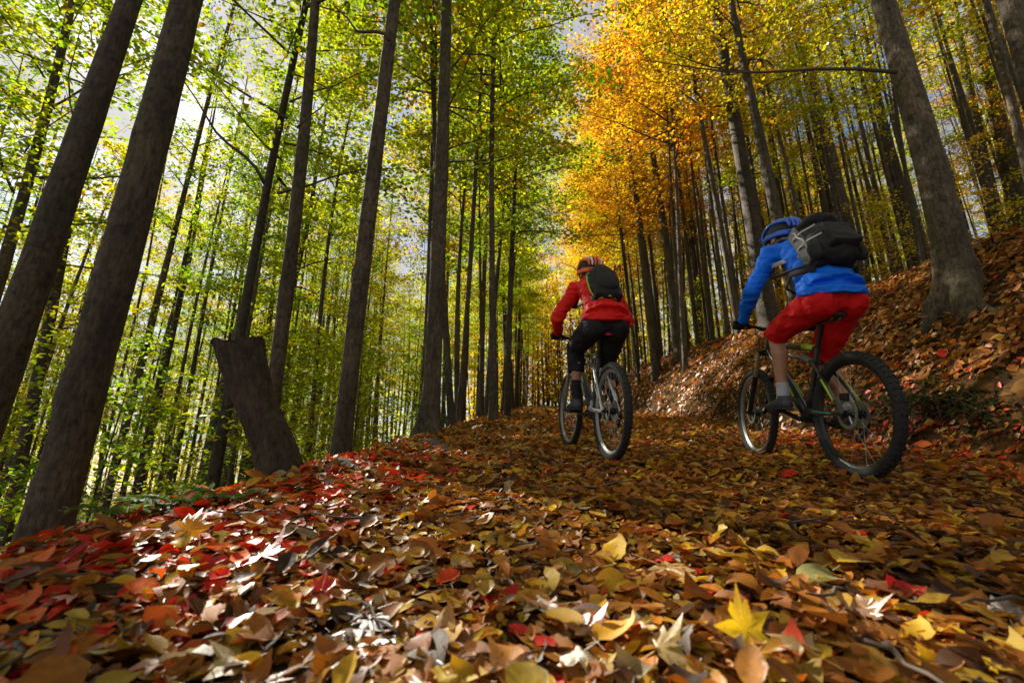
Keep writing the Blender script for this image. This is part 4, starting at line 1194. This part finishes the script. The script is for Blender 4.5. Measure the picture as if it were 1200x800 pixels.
M1, peds1 = BIKE1[1], BIKE1[2]; M2, peds2 = BIKE2[1], BIKE2[2]
H_ORANGE = plain('orange helmet shell', (0.85, 0.13, 0.015), 0.35, coat=.3, var=.1); H_WHITE = plain('white helmet shell', (0.72, 0.70, 0.66), 0.35, var=.08)
H_BLUE = plain('blue helmet shell', (0.012, 0.12, 0.62), 0.25, coat=.5, var=.1); H_LINER = plain('helmet liner', (0.02, 0.02, 0.025), .7)
B1, K1 = rider('rider in red jacket, black trousers and orange helmet pedalling up the path', M1, peds1, dict(hip=(.155, 0, 1.07), neck=(.47, 0, 1.475), head=(.585, 0, 1.60), hand=(.793, .245, 1.05), face=(1, .12, -.12), sw=.17, knee_out=.01, jacket=RED_J, trousers=BLK_C, shorts=False, sock=BLK_C, glove=BLK_C, helmet_liner=H_LINER, rib=[H_ORANGE, H_WHITE, H_ORANGE], side=H_ORANGE))
B2, K2 = rider('rider in bright blue jacket, red shorts and blue helmet with bare calves', M2, peds2, dict(hip=(.14, 0, 1.10), neck=(.50, 0, 1.575), head=(.645, 0, 1.685), hand=(.793, .275, 1.05), face=(1, .35, -.22), sw=.185, knee_out=.02, jacket=BLUE_J, trousers=RED_S, shorts=True, sock=SOCK_G, glove=BLK_C, helmet_liner=H_LINER, rib=[H_BLUE], side=H_BLUE, visor=True))
# ------------------------------------------------------------------ backpacks
NYLON = plain('black pack nylon', (0.011, 0.011, 0.012), 0.8, bump=.35, bscale=40, var=.35)
NYLON_G = plain('grey pack nylon', (0.15, 0.15, 0.145), 0.75, bump=.35, bscale=40, var=.2)
LIME_T = plain('lime piping', (0.45, 0.60, 0.04), 0.6)
def pack_frame(K, t, off):
    s_ = K['sp'].normalized(); n_ = Vector((-s_.z, 0, s_.x)); c = K['hip'] + K['sp'] * t + n_ * off
    return lambda u, y, v: c + n_ * u + Vector((0, y, 0)) + s_ * v, Matrix((n_, Vector((0, 1, 0)), s_)).transposed()
def straps(K, f, root, mat, w, halfw, top):
    for sg in (1, -1):
        sh, nk = K['sh'][sg], K['neck']
        a = f(-.06, sg * .06, top); over = nk.lerp(sh, .52) + Vector((.01, 0, .078)); fr = nk.lerp(sh, .6) + Vector((.10, 0, -.02)); pit = K['chest'] + Vector((.13, sg * .16, -.16)); end = f(-.07, sg * halfw, -.13)
        m = MB().tube([a, over + Vector((-.06, 0, .0)), over, fr, pit, end], [(w, .008)] * 6, 8, side=(0, 1, 0)); m.build('shoulder_strap', mat, root)

def big_pack(K):
    f, Rm = pack_frame(K, .48, .23)
    root = empty('backpack', (0, 0, 0)); root.matrix_world = K['M']
    tag(root, 'large black and grey hiking backpack on the rider in blue jacket', 'backpack')
    m = MB().box(f(-.02, 0, -.01), (.07, .12, .17), Rm, .9).ball(f(.03, 0, -.03), (.11, .14, .19), 18, 14, Rm).ball(f(-.02, 0, .14), (.10, .125, .075), 16, 10, Rm)
    m.skin('main_body', NYLON, .010, 12, root, .010, 11)
    l_ = MB().ball(f(.015, 0, .165), (.125, .135, .055), 16, 10, Rm).ball(f(.045, 0, .18), (.085, .11, .05), 14, 8, Rm); l_.skin('top_lid', NYLON, .009, 8, root, .008, 14)
    for sg in (1, -1):
        sp_ = MB().box(f(-.035, sg * .128, .03), (.058, .016, .165), Rm, .8); sp_.skin('side_panel', NYLON_G, .007, 5, root, .006, 14)
        MB().ball(f(.03, sg * .135, -.12), (.055, .03, .085), 14, 10, Rm).skin('side_pocket', NYLON, .008, 4, root, .006, 16)
        for v in (.08, -.02): MB().tube([f(-.09, sg * .13, v + .05), f(-.03, sg * .156, v + .02), f(.05, sg * .152, v - .015), f(.115, sg * .10, v - .03)], [(.004, .0065)] * 4, 6).build('compression_strap', PALE_C, root)
        MB().tube([f(-.04, sg * .13, .18), f(.0, sg * .15, .13), f(.01, sg * .165, .06), f(.035, sg * .165, .0), f(.02, sg * .16, -.08)], .0055, 6).build('strap_loop', PALE_C, root)
    MB().box(f(.115, 0, -.06), (.035, .09, .105), Rm, .8).skin('front_pocket', NYLON, .008, 8, root, .009, 14)
    MB().tube([f(.05, -.09, .212), f(.06, 0, .228), f(.05, .09, .212)], [(.012, .005)] * 3, 6).build('lid_strap', NYLON_G, root)
    MB().tube([f(-.09, -.03, .19), f(-.085, -.015, .225), f(-.085, .015, .225), f(-.09, .03, .19)], .007, 8).build('grab_loop', NYLON_G, root)
    straps(K, f, root, NYLON_G, .028, .14, .17)
    h, sp = K['hip'], K['sp']
    for sg in (1, -1):
        MB().tube([f(-.05, sg * .13, -.20), h + sp * .34 + Vector((-.05, sg * .195, .02)), h + sp * .33 + Vector((.06, sg * .165, -.04)), h + sp * .33 + Vector((.12, sg * .05, -.07))], [(.006, .022), (.006, .02), (.005, .014), (.004, .012)], 8, side=(0, 1, 0)).build('hip_belt', NYLON, root)
    MB().tube([f(-.06, .12, -.02), K['chest'] + Vector((.02, .205, -.10)), K['chest'] + Vector((.12, .15, -.13))], [(.006, .018), (.006, .016), (.005, .012)], 8, side=(0, 1, 0)).build('side_strap', PALE_C, root)
big_pack(K2)

def small_pack(K):
    f, Rm = pack_frame(K, .56, .195)
    root = empty('backpack', (0, 0, 0)); root.matrix_world = K['M']
    tag(root, 'small rounded black backpack with lime edging on the rider in red jacket', 'backpack')
    MB().box(f(-.02, 0, -.02), (.06, .115, .17), Rm, .85).ball(f(.01, 0, .0), (.09, .125, .215), 18, 14, Rm).skin('main_body', NYLON, .009, 8, root, .005, 9)
    MB().ball(f(.06, 0, -.06), (.055, .095, .11), 16, 10, Rm).skin('front_pocket', NYLON, .008, 4, root, .004, 12)
    for sg in (1, -1):
        MB().box(f(-.045, sg * .112, .06), (.032, .012, .10), Rm, .7).skin('side_panel', NYLON_G, .006, 4, root)
        MB().tube([f(-.03, sg * .06, .205), f(-.03, sg * .112, .14), f(-.02, sg * .132, .03), f(-.02, sg * .130, -.08), f(-.03, sg * .10, -.185)], .006, 6).build('lime_piping', LIME_T, root)
    MB().tube([f(-.04, -.1, -.18), f(.03, 0, -.205), f(-.04, .1, -.18)], .006, 6).build('lime_piping', LIME_T, root)
    MB().tube([f(-.06, -.025, .2), f(-.05, 0, .235), f(-.06, .025, .2)], .006, 6).build('grab_loop', NYLON, root)
    straps(K, f, root, NYLON, .022, .11, .15)
    h, sp = K['hip'], K['sp']
    MB().tube([f(-.06, .11, -.13), h + sp * .42 + Vector((-.02, .19, .0)), h + sp * .42 + Vector((.10, .14, -.06))], [(.005, .014)] * 3, 8, side=(0, 1, 0)).build('side_strap', PALE_C, root)
small_pack(K1)

# ------------------------------------------------------------------ low plants
def fern(px, py, label, n=9, L=.42, Y=None):
    p = on_ground(px, py); root = empty('fern', p); tag(root, label, 'fern', 'ferns at the edge of the path')
    rgf = random.Random(px)
    for i in range(n):
        az = i * 6.28 / n + rgf.uniform(-.3, .3); l0 = L * rgf.uniform(.7, 1.15); el = rgf.uniform(.35, .9)
        P = []; N = []; S = []; Z = []; st = []
        d = Vector((math.cos(az), math.sin(az), 0)); sd = Vector((-math.sin(az), math.cos(az), 0))
        for k in range(13):
            t = (k + 1) / 13
            q = d * (l0 * t * math.cos(el * (1 - .5 * t))) + Vector((0, 0, l0 * (t * math.sin(el) - .75 * t * t * math.sin(el))))
            st.append(q)
            if k < 2: continue
            w = l0 * .30 * math.sin(math.pi * (.15 + .85 * t)) + .008
            for sg in (-1, 1):
                P.append(q); N.append((rgf.gauss(0, .15), rgf.gauss(0, .15), 1)); S.append(w)
                dirv = sd * sg + d * .45; Z.append(math.atan2(dirv.y, dirv.x) - math.pi / 2)
        T = OVAL * np.array([.55, 1, 1])
        c = np.array([(.10, .17, .03)] * len(P)) * RNG.uniform(.7, 1.3, (len(P), 1))
        V, F, C = leaf_cloud(np.array(P, dtype=float), np.array(N), np.array(Z), np.array(S), c, T)
        fr = obj('frond', mesh_np('frond', V, F, False, HERB, C), root)
        MB().tube([Vector((0, 0, 0))] + st, [.003] * 8 + [.0015] * 6, 4, cap=False).build('rachis', TWIG, fr)
for (px, py, lb, n, L) in ((150, 608, 'dark fern beside the thick trunk at the leafy brink', 6, .2), (205, 596, 'dark green fern spreading over the brink', 7, .22), (262, 588, 'low fern just downhill of the stump', 6, .2)):
    fern(px, py, lb, n, L)
def herb(px, py, n, h, col, label, group, lsize=.05, spread=.12):
    p = on_ground(px, py); rgh = random.Random(px * 7 + py)
    root = empty('herb', p); tag(root, label, 'plant', group)
    mb = MB(); P = []; N = []; S = []; Z = []
    for i in range(n):
        b = Vector((rgh.gauss(0, spread * .5), rgh.gauss(0, spread * .5), -.02)); hh = h * rgh.uniform(.5, 1.1)
        t = b + Vector((rgh.gauss(0, spread * .6), rgh.gauss(0, spread * .6), hh))
        mb.tube([b, b.lerp(t, .5) + Vector((rgh.gauss(0, .01), rgh.gauss(0, .01), 0)), t], [.003, .0025, .001], 4, cap=False)
        for k in range(6):
            q = b.lerp(t, rgh.uniform(.35, 1)); P.append(q); N.append((rgh.gauss(0, .5), rgh.gauss(0, .5), 1)); S.append(lsize * rgh.uniform(.6, 1.3)); Z.append(rgh.uniform(0, 6.28))
    c = np.array([col] * len(P)) * RNG.uniform(.65, 1.35, (len(P), 1))
    V, F, C = leaf_cloud(np.array([tuple(q) for q in P]), np.array(N), np.array(Z), np.array(S), c)
    tag(mb.build('stems', TWIG, root), kind='stuff'); tag(obj('leaves', mesh_np('leaves', V, F, False, HERB, C), root), kind='stuff')
herb(303, 560, 5, .10, (.10, .17, .03), 'pale green herb at the foot of the cut stump', 'herbs by the path')
herb(285, 566, 4, .09, (.10, .17, .03), 'pale green herb at the foot of the cut stump', 'herbs by the path')
herb(470, 522, 7, .14, (.16, .22, .02), 'bright green herb tuft below the dark flared beech', 'herbs by the path')
herb(545, 505, 6, .14, (.20, .24, .02), 'yellow green herb tuft behind the dark flared beech', 'herbs by the path')
herb(8, 640, 8, .16, (.05, .10, .02), 'dark herb tuft at the very brink by the thick trunk', 'herbs by the path')
rgb_ = random.Random(31)
for i in range(44):
    px = rgb_.uniform(780, 1195); t = (px - 760) / 435
    herb(px, 452 + 55 * t * rgb_.random() + 20 * rgb_.random(), rgb_.randint(7, 13), rgb_.uniform(.12, .28), rgb_.choice([(.022, .042, .010), (.03, .05, .012), (.05, .055, .014)]), 'low dark green tuft growing on the cut face of the bank', 'tufts on the cut bank', .05, .2)

# ------------------------------------------------------------------ roots and fallen branches
def root_run(tree_i, pts_px, r):
    root = [o for o in COL.objects if o.name.startswith('beech_tree')][tree_i]
    pts = [on_ground(*q) for q in pts_px]
    fine = []
    for i in range(len(pts) - 1):
        for q in range(4): fine.append(pts[i].lerp(pts[i + 1], q / 4))
    fine.append(pts[-1])
    fine = [Vector((p.x, p.y, ground(p.x, p.y) + r * .35 * (1 - k / len(fine)))) for k, p in enumerate(fine)]
    m = MB().tube(fine, [(r * (1 - .75 * k / len(fine)), r * (1 - .75 * k / len(fine)) * .8) for k in range(len(fine))], 10, dome=True)
    bpy.context.view_layer.update()
    o = m.build('root', BARK, root); o.matrix_parent_inverse = root.matrix_world.inverted()
root_run(20, [(1118, 345), (1098, 372), (1082, 392), (1066, 402)], .10)
root_run(20, [(1135, 350), (1150, 362), (1172, 368)], .09)
root_run(20, [(1112, 340), (1096, 352), (1078, 356)], .07)
root_run(8, [(506, 521), (520, 526), (532, 530)], .06)
root_run(8, [(500, 522), (488, 524), (478, 527)], .05)
root_run(7, [(400, 547), (412, 552), (424, 556)], .05)
def fallen_branch(a, b, r, label):
    A, B = on_ground(*a), on_ground(*b); rgx = random.Random(a[0]); pts = []
    for i in range(9):
        p = A.lerp(B, i / 8); p.x += rgx.uniform(-.04, .04); p.z = ground(p.x, p.y) + r * .8 + .015; pts.append(p)
    root = empty('fallen_branch', A); tag(root, label, 'branch')
    m = MB().tube([p - A for p in pts], [r * (1 - .65 * k / 8) for k in range(9)], 8); m.build('stick', TWIG, root)
    for k in (3, 5):
        e = pts[k] - A; d = Vector((rgx.uniform(-.3, .3), rgx.uniform(-.3, .3), .10))
        MB().tube([e, e + d * .6, e + d + Vector((0, 0, -.03))], [r * .4, r * .3, r * .12], 6).build('side_twig', TWIG, root)
fallen_branch((1000, 402), (1120, 372), .022, 'dark fallen branch lying across the leafy bank below the big beech')
fallen_branch((790, 428), (850, 398), .05, 'added log standing in for the sunlit ground edge along the bank lip')  # log added where the bank lip is only sunlit ground
fallen_branch((1130, 300), (1190, 282), .03, 'fallen branch on the bank above the big beech')
